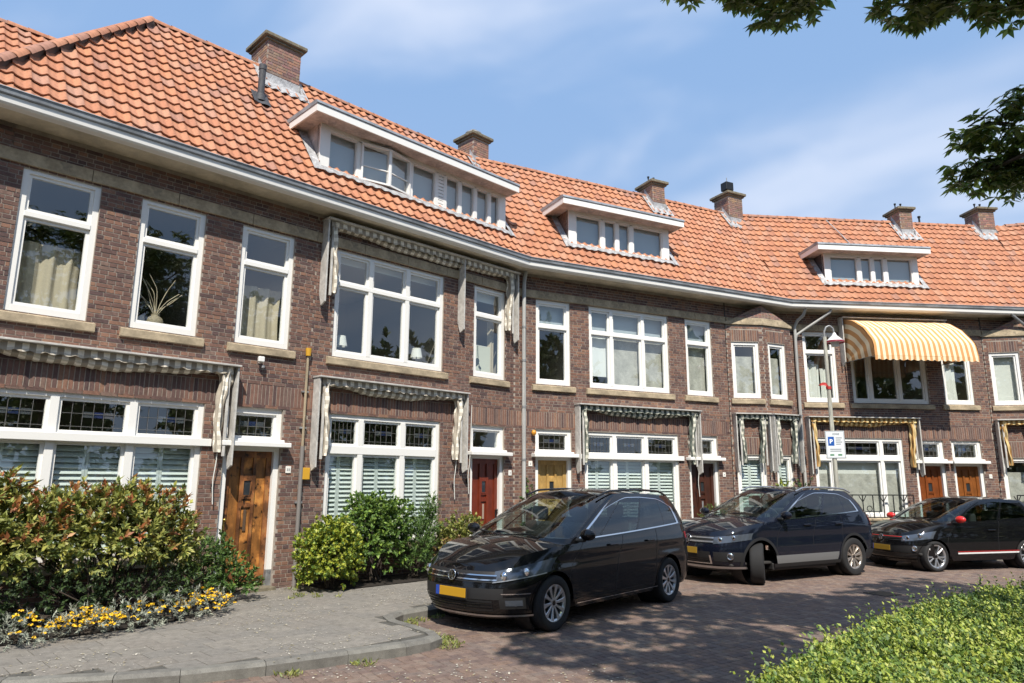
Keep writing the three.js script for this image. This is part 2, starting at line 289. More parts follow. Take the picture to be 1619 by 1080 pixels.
function eaves(H, f, s0, s1, m0 = 0, m1 = 0) { // gutter, fascia and soffit with mitred ends
  const a = (n) => s0 + n * m0, b = (n) => s1 - n * m1, E = subgroup('eaves', H.g); put(H, f, E, 0, 0, 0);
  part('soffit', new MB().prism([[-0.02, SOFFIT], [0.51, SOFFIT], [0.51, SOFFIT + 0.03], [-0.02, SOFFIT + 0.03]], a, b).geo(), M.cream, E);
  part('fascia', new MB().prism([[0.40, SOFFIT - 0.008], [0.53, SOFFIT - 0.008], [0.556, SOFFIT + 0.016], [0.568, SOFFIT + 0.103], [0.40, SOFFIT + 0.103]], a, b).geo(), M.white, E);
  part('gutter', new MB().prism([[0.50, SOFFIT + 0.105], [0.585, SOFFIT + 0.105], [0.598, SOFFIT + 0.118], [0.604, SOFFIT + 0.15], [0.612, SOFFIT + 0.178], [0.623, SOFFIT + 0.182], [0.620, SOFFIT + 0.193], [0.601, SOFFIT + 0.19], [0.590, SOFFIT + 0.135], [0.50, SOFFIT + 0.125]], a, b).geo(), M.zinc, E);
}
function stoneBand(H, f, s0, s1, h0 = 5.845, h1 = 6.02) { const n = Math.max(1, Math.round((s1 - s0) / 1.05)); for (let i = 0; i < n; i++) { const a = s0 + (s1 - s0) * i / n, b = s0 + (s1 - s0) * (i + 1) / n; put(H, f, part('stone_block', rbox(b - a - 0.006, h1 - h0, 0.07, 0.006), M.stone, H.wall), (a + b) / 2, (h0 + h1) / 2, 0.008 + R(-0.002, 0.002)); } }

// ---------------------------------------------------------------- windows
function wave(x, f, s) { return Math.sin(x * f + s) + 0.5 * Math.sin(x * f * 2.3 + s * 2.1); }
function drape(w, h, amp, freq, seed, x0 = 0, y0 = 0, z0 = 0, gather = 0) { return grid((u, v) => { const g = 1 - gather * Math.sin(v * Math.PI) * 0.25; return [x0 + (u - 0.5) * w * g, y0 + v * h, z0 + amp * (0.6 + 0.4 * v) * wave(u * w, freq, seed)]; }, Math.max(12, Math.round(w * freq * 1.4)), 5, [w, h]); }
function shutterPanel(w, h) { const mb = new MB(); for (const [a, b] of [[-w / 2, -w / 2 + 0.035], [w / 2 - 0.035, w / 2]]) mb.box(a, b, 0, h, -0.014, 0.014); mb.box(-w / 2, w / 2, 0, 0.06, -0.014, 0.014); mb.box(-w / 2, w / 2, h - 0.06, h, -0.014, 0.014);
  const n = Math.floor((h - 0.13) / 0.073), st = (h - 0.13) / n; for (let i = 0; i < n; i++) { const y = 0.065 + st * (i + 0.5), t = 0.92, c = Math.cos(t) * 0.041, s = Math.sin(t) * 0.041, q = 0.005, x0 = -w / 2 + 0.035, x1 = w / 2 - 0.035; mb.quad([x0, y - s, c], [x1, y - s, c], [x1, y + s, -c], [x0, y + s, -c]); mb.quad([x0, y - s - q, c], [x0, y + s - q, -c], [x1, y + s - q, -c], [x1, y - s - q, c]); mb.quad([x0, y - s - q, c], [x1, y - s - q, c], [x1, y - s, c], [x0, y - s, c]); } return mb.geo(); }
function win(H, f, s0, s1, h0, h1, o = {}) {
  const w = s1 - s0, h = h1 - h0, g = subgroup(o.name ?? 'window', H.g), z1 = o.z ?? -0.028, z0 = z1 - 0.10, fw = o.fw ?? 0.075; put(H, f, g, (s0 + s1) / 2, h0, 0);
  if (!o.dormer) H.holes.push({ f, r: [s0, s1, h0 - 0.02, h1] });
  const xs = [-w / 2, ...(o.mull ?? []).map((m) => m - (s0 + s1) / 2), w / 2], ys = [0, ...(o.bars ?? []).map((b) => b - h0), h], fr = new MB();
  fr.box(-w / 2, -w / 2 + fw, 0, h, z0, z1).box(w / 2 - fw, w / 2, 0, h, z0, z1).box(-w / 2 + fw, w / 2 - fw, h - fw, h, z0, z1 - 0.002).box(-w / 2 + fw, w / 2 - fw, 0, fw * 1.15, z0, z1 + 0.002);
  const mw = o.mw ?? 0.085, bw = o.bw ?? 0.075;
  for (let i = 1; i < xs.length - 1; i++) fr.box(xs[i] - mw / 2, xs[i] + mw / 2, fw, h - fw, z0, z1 + 0.006);
  part('frame', fr.geo(), M.white, g);
  for (let j = 1; j < ys.length - 1; j++) part('transom', rbox(w - fw * 2 + (o.wide ? 0.26 + fw * 2 : 0), bw, o.wide ? 0.2 : 0.105, 0.008, 0, ys[j], o.wide ? z1 - 0.02 : z1 - 0.042), M.white, g);
  for (let j = 0; j < ys.length - 1; j++) for (let i = 0; i < xs.length - 1; i++) {
    const x0 = xs[i] + (i ? mw / 2 : fw), x1 = xs[i + 1] - (i < xs.length - 2 ? mw / 2 : fw), y0 = ys[j] + (j ? bw / 2 : fw * 1.15), y1 = ys[j + 1] - (j < ys.length - 2 ? bw / 2 : fw), sw = o.sash ?? 0.042, a = z0 + 0.02, b = z1 - 0.03;
    const sg = new MB();
    sg.box(x0, x0 + sw, y0, y1, a, b).box(x1 - sw, x1, y0, y1, a, b).box(x0 + sw, x1 - sw, y1 - sw, y1, a, b).box(x0 + sw, x1 - sw, y0, y0 + sw, a, b);
    part('sash', sg.geo(), M.white, g); const pw = x1 - x0 - sw * 2, ph = y1 - y0 - sw * 2, pg = new THREE.PlaneGeometry(pw, ph); pg.translate((x0 + x1) / 2, (y0 + y1) / 2, (a + b) / 2);
    const p = part('pane', pg, M.glass, g); if (!o.dormer) { const q = 0.004; p.rotation.x = R(-q, q) * 0.5; p.rotation.y = R(-q, q) * 0.5; }
    if (o.lead && j === ys.length - 2) { const c = new MB(), nx = o.lead[0], ny = o.lead[1], zz = (a + b) / 2 + 0.004; for (let k = 1; k < nx; k++) { const x = x0 + sw + pw * k / nx; c.box(x - 0.003, x + 0.003, y0 + sw, y1 - sw, zz, zz + 0.005); } for (let k = 1; k < ny; k++) { const y = y0 + sw + ph * (k === 1 ? 0.14 : (k - 0.55) / (ny - 0.55)); c.box(x0 + sw, x1 - sw, y - 0.003, y + 0.003, zz, zz + 0.005); } part('lead_came', c.geo(), M.came, g); }
    if (o.lead && j === ys.length - 2) for (let k = 0; k < 3; k++) { const nx = o.lead[0], cw = pw / nx, cx = x0 + sw + cw * (Math.floor(nx / 2) - 1 + k + 0.5), q = new THREE.PlaneGeometry(cw - 0.012, ph * 0.2); q.translate(cx, (y0 + y1) / 2 + ph * 0.06, (a + b) / 2 - 0.002); part('stained_glass', q, k === 1 ? M.stainBlue : M.stainGrey, g); }
    const I = o.inside?.(i, j, xs.length - 1, ys.length - 1), zi = z0 - 0.09;
    if (I) for (const kind of [].concat(I)) {
      const cx = (x0 + x1) / 2, W = x1 - x0 + 0.05, Hh = y1 - y0 + 0.04;
      if (kind === 'shutter') for (const k of [-1, 1]) { const sp = part('shutter', shutterPanel(W / 2 - 0.004, Hh), M.shutter, g); sp.position.set(cx + k * W / 4, y0 - 0.02, zi + 0.03); }
      else if (kind.startsWith('blind')) { const t = kind.split(':'), fr_ = +(t[1] ?? 1), m_ = { grey: M.blindGrey, cloth: M.cloth, lace: M.lace }[t[2]] ?? M.blind, bh = Hh * fr_, up = t[3] !== 'low'; part('blind', t[2] === 'cloth' ? drape(W, bh, 0.006, 9, 1.3, cx, up ? y1 + 0.02 - bh : y0 - 0.02, zi) : grid((u, v) => [cx + (u - 0.5) * W, (up ? y1 + 0.02 - bh : y0 - 0.02) + v * bh, zi], 1, 1, [W, bh]), m_, g); }
      else if (kind.startsWith('curtain')) { const t = kind.split(':'); part('curtain', drape(W * +(t[2] ?? 1), Hh * +(t[3] ?? 1), 0.03, 26, i * 3.1 + s0, cx + W * +(t[1] ?? 0), y0 - 0.02, zi - 0.09, 0.3), t[4] === 'lace' ? M.lace : M.curtain, g); }
    }
  }
  if (o.room !== 0) { const d = o.room ?? 3.6, zb = z0 - d, X = w / 2 + 0.25, Y0 = -0.25, Y1 = h + 0.15, rm = new MB(), zf = z0 - 0.005; rm.quad([-X, Y0, zb], [X, Y0, zb], [X, Y1, zb], [-X, Y1, zb]).quad([-X, Y0, zf], [-X, Y0, zb], [-X, Y1, zb], [-X, Y1, zf]).quad([X, Y0, zb], [X, Y0, zf], [X, Y1, zf], [X, Y1, zb]).quad([-X, Y1, zb], [X, Y1, zb], [X, Y1, zf], [-X, Y1, zf]).quad([-X, Y0, zf], [X, Y0, zf], [X, Y0, zb], [-X, Y0, zb]); part('room', rm.geo(), M.interior, g); }
  if (o.sill !== 0) { const e = o.sillOver ?? 0.11, sg = new MB().prism([[-0.05, -0.155], [0.058, -0.155], [0.066, -0.148], [0.066, -0.045], [0.058, -0.036], [-0.05, -0.003]], -w / 2 - e, w / 2 + e); part('sill', sg.geo(), M.stone, g); }
  return g;
}
M.stainBlue = new THREE.MeshPhysicalMaterial({ color: lin(0.05, 0.07, 0.20), roughness: 0.2, transmission: 0.6, thickness: 0 });
M.stainGrey = new THREE.MeshPhysicalMaterial({ color: lin(0.2, 0.21, 0.24), roughness: 0.2, transmission: 0.6, thickness: 0 });
// ---------------------------------------------------------------- doors
const woodTex = noiseTex(256, (x, y) => { const g = Math.sin((x * 26 + 2.5 * tileN(x, y * 0.5, 4, 3.1)) * 6.28); const v = 0.74 + 0.13 * g * 0.6 + 0.22 * tileN(x, y, 6, 5.5) + (grit() - 0.5) * 0.12; return [v, v, v]; }, true);
const wornTex = noiseTex(256, (x, y) => { const g = tileN(x * 1.0, y * 0.35, 9, 3.1), k = sstep(-0.05, 0.35, tileN(x, y, 5, 21.5)), d = sstep(0.1, 0.4, tileN(x, y, 12, 31.5)); const v = 0.6 + 0.45 * g + 0.34 * k - 0.5 * d + (grit() - 0.5) * 0.12; return [v * 1.08, v * 0.96, v * 0.82]; }, true);
const doorMat = (r, g, b, worn) => std(r, g, b, worn ? 0.5 : 0.38, { map: rep(worn ? wornTex : woodTex, worn ? 1.1 : 1.6, 0.9), bumpMap: rep(woodTex, 1.6, 0.8), bumpScale: 0.001 });
function door(H, f, s0, s1, mat, o = {}) {
  const top = o.top ?? 2.87, w = s1 - s0, base = 0.14, g = subgroup('door', H.g), dark = o.dark ?? mat; put(H, f, g, (s0 + s1) / 2, base, 0);
  H.holes.push({ f, r: [s0, s1, 0.0, top] });
  const h = top - base, ct = 2.30 - base, z1 = -0.04, z0 = -0.2, fw = 0.085, fr = new MB();
  fr.box(-w / 2, -w / 2 + fw, 0.25, h, z0, z1).box(w / 2 - fw, w / 2, 0.25, h, z0, z1).box(-w / 2 + fw, w / 2 - fw, h - fw, h, z0, z1 - 0.002).box(-w / 2 + fw, w / 2 - fw, ct - 0.10, ct + 0.1, z0, z1 - 0.002);
  part('frame', fr.geo(), M.white, g);
  part('plinth_block', new MB().box(-w / 2, -w / 2 + fw + 0.004, -0.04, 0.25, z0, z1 + 0.004).box(w / 2 - fw - 0.004, w / 2, -0.04, 0.25, z0, z1 + 0.004).geo(), M.galv, g);
  part('threshold', rbox(w - 0.01, 0.09, 0.34, 0.01, 0, -0.035, 0.0), M.capstone, g);
  const cn = subgroup('canopy', g); cn.position.set(0, ct, 0); part('canopy_board', rbox(w + 0.2, 0.075, 0.25, 0.012, 0, 0.0, 0.05), M.white, cn); part('canopy_moulding', rbox(w + 0.06, 0.05, 0.12, 0.01, 0, 0.058, 0.01), M.white, cn);
  // leaf
  const L = subgroup('door_leaf', g), x = w / 2 - fw, lh = ct - 0.1, zz = -0.13, lf = new MB(), st = new MB();
  lf.box(-x, x, 0.015, lh, zz - 0.03, zz); part('panel', lf.geo(), mat, L);
  const sx = o.sx ?? 0.1; st.box(-x, -x + 0.085, 0.015, lh, zz, zz + 0.022).box(x - 0.085, x, 0.015, lh, zz, zz + 0.022).box(-x + 0.085, x - 0.085, 0.015, 0.27, zz, zz + 0.022).box(-x + 0.085, x - 0.085, lh - 0.1, lh, zz, zz + 0.022);
  for (const k of [-1, 1]) st.box(k * sx - 0.024, k * sx + 0.024, 0.27, lh - 0.1, zz, zz + 0.028); st.box(-sx + 0.024, sx - 0.024, 1.20, 1.27, zz, zz + 0.024).box(-sx + 0.024, sx - 0.024, 1.63, 1.70, zz, zz + 0.024).box(-sx + 0.024, sx - 0.024, 1.33, 1.36, zz, zz + 0.024);
  part('stile', st.geo(), dark, L);
  const fw_ = sx - 0.024, wf = new MB().box(-fw_, fw_, 1.36, 1.385, zz, zz + 0.03).box(-fw_, fw_, 1.605, 1.63, zz, zz + 0.03).box(-fw_, -fw_ + 0.02, 1.385, 1.605, zz, zz + 0.03).box(fw_ - 0.02, fw_, 1.385, 1.605, zz, zz + 0.03); part('peep_window_frame', wf.geo(), dark, L);
  const gl = new THREE.PlaneGeometry(fw_ * 2 - 0.04, 0.22); gl.translate(0, 1.495, zz + 0.012); part('peep_window_pane', gl, M.darkGlass, L);
  if (o.mail !== 0) part('letter_slot', rbox(0.045, o.mail ?? 0.3, 0.012, 0.004, 0, 1.0, zz + 0.012), o.mailMat ?? M.galv, L);
  const hs = o.handle ?? -1; part('door_handle', join([rbox(0.03, 0.16, 0.02, 0.006, hs * (x - 0.045), 0.95, zz + 0.03), new THREE.SphereGeometry(0.028, 12, 8).translate(hs * (x - 0.045), 1.02, zz + 0.06)]), o.handleMat ?? M.iron, L);
  // transom light
  const tl = subgroup('transom_light', g), y0 = ct + 0.1, y1 = h - fw, sg = new MB(), sw = 0.035; sg.box(-x, -x + sw, y0, y1, -0.13, -0.07).box(x - sw, x, y0, y1, -0.13, -0.07).box(-x + sw, x - sw, y1 - sw, y1, -0.13, -0.07).box(-x + sw, x - sw, y0, y0 + sw, -0.13, -0.07); part('sash', sg.geo(), M.white, tl);
  const pw = 2 * (x - sw), ph = y1 - y0 - 2 * sw, pg = new THREE.PlaneGeometry(pw, ph); pg.translate(0, (y0 + y1) / 2, -0.1); part('pane', pg, M.glass, tl);
  if (o.lead !== 0) { const c = new MB(), nx = 5; for (let k = 1; k < nx; k++) { const q = -x + sw + pw * k / nx; c.box(q - 0.004, q + 0.004, y0 + sw, y1 - sw, -0.095, -0.089); } for (const k of [0.12, 0.48]) { const q = y0 + sw + ph * k; c.box(-x + sw, x - sw, q - 0.004, q + 0.004, -0.095, -0.089); } part('lead_came', c.geo(), M.came, tl); for (const [k, m] of [[1, M.stainGrey], [2, M.stainBlue], [3, M.stainGrey]]) { const q = new THREE.PlaneGeometry(pw / nx - 0.014, ph * 0.22); q.translate(-x + sw + pw * (k + 0.5) / nx, y0 + sw + ph * 0.62, -0.103); part('stained_glass', q, m, tl); } }
  const rm = new MB(), X = w / 2; rm.quad([-X, y0 - 0.2, -0.9], [X, y0 - 0.2, -0.9], [X, y1 + 0.1, -0.9], [-X, y1 + 0.1, -0.9]).quad([-X, y0 - 0.2, -0.2], [-X, y0 - 0.2, -0.9], [-X, y1 + 0.1, -0.9], [-X, y1 + 0.1, -0.2]).quad([X, y0 - 0.2, -0.9], [X, y0 - 0.2, -0.2], [X, y1 + 0.1, -0.2], [X, y1 + 0.1, -0.9]).quad([-X, y1 + 0.1, -0.9], [X, y1 + 0.1, -0.9], [X, y1 + 0.1, -0.2], [-X, y1 + 0.1, -0.2]).quad([-X, y0 - 0.2, -0.2], [X, y0 - 0.2, -0.2], [X, y0 - 0.2, -0.9], [-X, y0 - 0.2, -0.9]); part('hallway', rm.geo(), M.interior, g);
  return g;
}
M.darkGlass = new THREE.MeshPhysicalMaterial({ color: lin(0.03, 0.035, 0.04), roughness: 0.08, clearcoat: 1 });
// ---------------------------------------------------------------- awnings (folded up in their cases)
function checkTex(a, b, c) { const cv = document.createElement('canvas'); cv.width = cv.height = 128; const x = cv.getContext('2d'); x.fillStyle = c; x.fillRect(0, 0, 128, 128); x.fillStyle = a; x.globalAlpha = 1; x.fillRect(0, 0, 64, 128); if (b) { x.fillStyle = b; x.globalAlpha = 0.5; x.fillRect(0, 0, 128, 64); } x.globalAlpha = 1; const t = new THREE.CanvasTexture(cv); t.wrapS = t.wrapT = THREE.RepeatWrapping; t.colorSpace = THREE.SRGBColorSpace; return t; }
const fabricMat = (t, s) => new THREE.MeshStandardMaterial({ map: rep(t, s, s), roughness: 0.95, bumpMap: rep(TX.grain, 6), bumpScale: 0.002 });
const checkGrey = checkTex('#a0978a', '#aaa294', '#f0eadd'), checkGreen = checkTex('#4d564f', '#6b7068', '#d8d6c8'), stripeBrown = checkTex('#9a7440', null, '#ddc48e'), stripeYellow = checkTex('#c9925c', null, '#ecd8b6');
const CLOTH = { grey: fabricMat(checkGrey, 6.2), green: fabricMat(checkGreen, 6.2), brown: fabricMat(stripeBrown, 7), yellow: fabricMat(stripeYellow, 6.4) };
function awning(H, f, s0, s1, top, drop, fab, o = {}) {
  const L = s1 - s0, g = subgroup('awning', H.g); put(H, f, g, (s0 + s1) / 2, top, 0); const X = L / 2, dn = 0.21;
  part('header_board', rbox(L + 0.03, 0.028, dn + 0.045, 0.005, 0, 0, (dn + 0.045) / 2), M.awnWood, g);
  part('back_board', new MB().box(-X + 0.02, X - 0.02, -0.12, -0.014, 0.012, 0.03).geo(), M.awnWood, g);
  const side = (k, x) => part('side_board', new MB().prism([[0.012, -0.016], [dn, -0.016], [dn, -drop], [0.09, -drop - 0.06], [0.012, -drop + 0.16]].map(([n, h]) => [n, h]), x - 0.014, x + 0.014).geo(), M.awnWood, g);
  for (const k of [-1, 1]) if (o.noSide !== k) side(k, k * (X - 0.014));
  if (o.midBoard !== undefined) side(0, o.midBoard - (s0 + s1) / 2);
  // drop arms and gathered cloth at each end
  const ends = [[-1, -X], [1, X]];
  for (const [k, x] of ends) {
    const xa = x - k * 0.13, xc = x - k * 0.2; part('drop_arm', rbox(0.042, drop - 0.18, 0.03, 0.006, xa, -(drop - 0.18) / 2 - 0.05, 0.15), M.awnWood, g);
    part('cloth_gather', grid((u, v) => { const a = u * 6.283, r = 0.068 + 0.024 * Math.sin(a * 5 + v * 7 + s0) + 0.016 * Math.sin(v * 21 + a * 2), q = 1 - 0.28 * v; return [xc + k * 0.028 * Math.sin(v * 5 + s0) + r * 0.85 * Math.cos(a) * q, -0.05 - v * (drop - 0.24), 0.10 + r * 1.25 * Math.sin(a) * q]; }, 26, 26, [0.45, drop]), fab, g);
  }
  // swag of cloth under the header: a scalloped valance and a sagging fold
  const W = L - 0.1, sag = o.sag ?? 0.13, sh = (u) => { const e = Math.min(u, 1 - u) * L, end = 0.20 * Math.exp(-e * e / 0.025); return 0.115 + end + sag * Math.pow(Math.sin(Math.PI * u), 1.4) * (1 - Math.exp(-Math.pow(e / 0.35, 2))) + 0.012 * Math.sin(u * 23 + s0); };
  part('cloth_fold', grid((u, v) => { const d = sh(u), x = (u - 0.5) * W, a = v * Math.PI * 1.25, b = 0.052 + 0.012 * wave(x, 14, s0), y = v < 0.55 ? -0.03 - (d - 0.05) * (v / 0.55) : -d + 0.05 - 0.05 * Math.sin((v - 0.55) / 0.45 * Math.PI * 0.5 + 0.0); return [x, y + 0.006 * wave(x, 40, v * 3), 0.075 + b * Math.sin(a) * 0.9]; }, Math.round(L * 26), 9, [L, 0.5]), fab, g);
  part('valance', grid((u, v) => { const x = (u - 0.5) * (W - 0.05), sc = 0.088 + 0.026 * Math.abs(Math.sin(x * Math.PI / 0.17)); return [x, -0.022 - sc * v, 0.172 + 0.012 * wave(x, 22, s0 * 2) * v + 0.01 * v]; }, Math.round(L * 40), 3, [L, 0.12]), fab, g);
  return g;
}
function pipe(H, f, pts, r, mat, name = 'drainpipe') { const g = subgroup(name, H.g); put(H, f, g, 0, 0, 0); part('pipe', tube(pts, r, 10, pts.length * 5), mat, g); return g; }
// ---------------------------------------------------------------- dormers and chimneys
function dormer(H, f, s0, s1, o) {
  const g = subgroup('dormer', H.g), w = s1 - s0, sc = (s0 + s1) / 2, nf = -0.10, hb = 7.235, ht = 8.12, top = 8.14; put(H, f, g, sc, 0, 0);
  H.skip.push([s0 - 0.05, s1 + 0.05, nf - 0.02, roofN(8.3), f]);
  const X = w / 2, cheek = new MB(), rn = (h) => roofN(h) + 0.03;
  for (const k of [-1, 1]) { const x = k * X, a = [x, hb - 0.05, nf], b = [x, top, nf], c = [x, top, rn(top)], d = [x, hb - 0.05, rn(hb - 0.05)]; cheek.quad(a, b, c, d); }
  part('cheek', cheek.geo(), o.cheek, g);
  const fr = new MB(), z = nf + 0.005, zi = nf - 0.09; // posts
  const post = o.post ?? 0.13; fr.box(-X, -X + post, hb, ht, zi, z + 0.02).box(X - post, X, hb, ht, zi, z + 0.02).box(-X, X, ht - 0.05, ht + 0.05, zi, z + 0.016).box(-X, X, hb, hb + 0.075, zi, z + 0.024);
  part('frame', fr.geo(), M.white, g);
  part('sill_board', rbox(w + 0.06, 0.03, 0.14, 0.006, 0, hb - 0.005, nf + 0.02), M.slate, g);
  for (const c of o.cells) { const [a, b, kind] = c, x0 = a - sc, x1 = b - sc, y0 = hb + 0.075, y1 = ht - 0.05, sw = 0.036, sg = new MB(), m = 0.035;
    if (kind === 'louvre') { for (let y = y0 + 0.02; y < y1 - 0.05; y += 0.075) sg.box(x0, x1, y, y + 0.06, zi + 0.02, z + 0.01); part('louvre', sg.geo(), M.white, g); continue; }
    const ng = kind === 'open' ? subgroup('casement', g) : g, tilt = kind === 'open';
    const bx = (p, q, r, s) => sg.box(p, q, r, s, zi + 0.03, z + (tilt ? 0.03 : 0.004)); bx(x0, x0 + sw, y0, y1); bx(x1 - sw, x1, y0, y1); bx(x0 + sw, x1 - sw, y1 - sw, y1); bx(x0 + sw, x1 - sw, y0, y0 + sw);
    const pg = new THREE.PlaneGeometry(x1 - x0 - 2 * sw, y1 - y0 - 2 * sw); pg.translate((x0 + x1) / 2, (y0 + y1) / 2, nf - 0.035); part('sash', sg.geo(), M.white, ng); part('pane', pg, M.glass, ng);
    if (kind === 'open') { const bars = new MB().box(x0 + sw, x1 - sw, y0 + 0.3, y0 + 0.318, nf - 0.03, nf - 0.01); part('glazing_bar', bars.geo(), M.white, ng); ng.rotation.y = c[3]; const px = c[3] > 0 ? x1 : x0; ng.position.set(px - px * Math.cos(c[3]), 0, px * Math.sin(c[3]) + 0.02); }
    if (kind !== 'clear') part('blind', grid((u, v) => [x0 + (x1 - x0) * u, y0 + (y1 - y0) * (v), nf - 0.13], 1, 1), M.blindGrey, g);
  }
  const post2 = new MB(); for (const x of o.posts ?? []) post2.box(x - sc - 0.04, x - sc + 0.04, hb + 0.075, ht - 0.07, zi, z + 0.014); part('mullion', post2.geo(), M.white, g);
  const rm = new MB().quad([-X + 0.03, hb, nf - 1.1], [X - 0.03, hb, nf - 1.1], [X - 0.03, top, nf - 1.1], [-X + 0.03, top, nf - 1.1]).quad([-X + 0.03, hb - 0.02, zi], [X - 0.03, hb - 0.02, zi], [X - 0.03, hb - 0.02, nf - 1.1], [-X + 0.03, hb - 0.02, nf - 1.1]).quad([-X + 0.03, hb, zi], [-X + 0.03, hb, nf - 1.1], [-X + 0.03, top, nf - 1.1], [-X + 0.03, top, zi]).quad([X - 0.03, hb, nf - 1.1], [X - 0.03, hb, zi], [X - 0.03, top, zi], [X - 0.03, top, nf - 1.1]); part('room', rm.geo(), M.interior, g);
  // flat roof with deep white fascia
  const el = o.over ?? 0.36, er = o.overR ?? 0.2, nb = rn(8.15) - 0.12, nF = nf + 0.40, F = subgroup('flat_roof', g);
  part('soffit', new MB().box(-X - el + 0.01, X + er - 0.01, top, top + 0.02, nb, nF - 0.01).geo(), M.pinkWhite, F);
  part('fascia', new MB().box(-X - el, X + er, top - 0.02, top + 0.115, nF - 0.03, nF).box(-X - el, -X - el + 0.03, top - 0.02, top + 0.115, nb, nF - 0.03).box(X + er - 0.03, X + er, top - 0.02, top + 0.115, nb, nF - 0.03).geo(), M.white, F);
  part('zinc_trim', new MB().prism([[nb, top + 0.117], [nF + 0.012, top + 0.117], [nF + 0.02, top + 0.13], [nF + 0.005, top + 0.18], [nF - 0.05, top + 0.2], [nb, top + 0.2]], -X - el - 0.012, X + er + 0.012).geo(), M.zinc, F);
  // lead apron over the tiles below, and soakers beside the cheeks
  part('lead_apron', grid((u, v) => { const s = (u - 0.5) * (w + 0.2), d = v * (0.14 + 0.02 * Math.sin(u * 40)), zz = nf + 0.05 + d * Math.cos(PITCH), hh = hb - 0.01 - d * Math.sin(PITCH); const lift = 0.155 + 0.022 * Math.cos((s + sc) / 0.2 * 6.283) * v; return [s, hh + lift * Math.cos(PITCH) * 0.6, zz + lift * Math.sin(PITCH) * 0.6]; }, Math.round(w * 30), 3, [w, 0.2]), M.lead, g);
  for (const k of [-1, 1]) part('lead_soaker', grid((u, v) => { const h = lerp(hb - 0.14, top - 0.02, v), x = k * (X + 0.02 + 0.15 * u), l = 0.115 - 0.02 * u; return [x, h + l * Math.cos(PITCH), roofN(h) + l * Math.sin(PITCH)]; }, 2, 8, [0.2, 1]), M.lead, g);
  return g;
}
const pots = { stub(g, x, y, z) { const c = new THREE.CylinderGeometry(0.09, 0.1, 0.1, 14); c.translate(x, y + 0.05, z); part('chimney_pot', c, M.capstone, g); for (const k of [-0.11, 0.08]) { const p = join([new THREE.CylinderGeometry(0.018, 0.02, 0.2, 8).translate(x + k, y + 0.1, z), new THREE.CylinderGeometry(0.035, 0.03, 0.05, 8).translate(x + k, y + 0.21, z)]); part('vent_pipe', p, M.iron, g); } },
  crown(g, x, y, z) { part('chimney_pot', join([new THREE.CylinderGeometry(0.17, 0.2, 0.06, 18).translate(x, y + 0.03, z), new THREE.CylinderGeometry(0.12, 0.14, 0.14, 18).translate(x, y + 0.12, z)]), M.capstone, g); part('pot_cowl', join([new THREE.TorusGeometry(0.19, 0.035, 8, 20).rotateX(Math.PI / 2).translate(x, y + 0.13, z), new THREE.CylinderGeometry(0.08, 0.15, 0.05, 18).translate(x, y + 0.22, z)]), M.galv, g); },
  cowl(g, x, y, z) { part('chimney_pot', new THREE.CylinderGeometry(0.1, 0.12, 0.14, 12).translate(x, y + 0.07, z), M.capstone, g); part('pot_cowl', join([rbox(0.3, 0.27, 0.26, 0.02, x, y + 0.3, z)]), M.iron, g); part('vent_pipe', new THREE.CylinderGeometry(0.012, 0.012, 0.2, 6).translate(x, y + 0.52, z), M.galv, g); } };
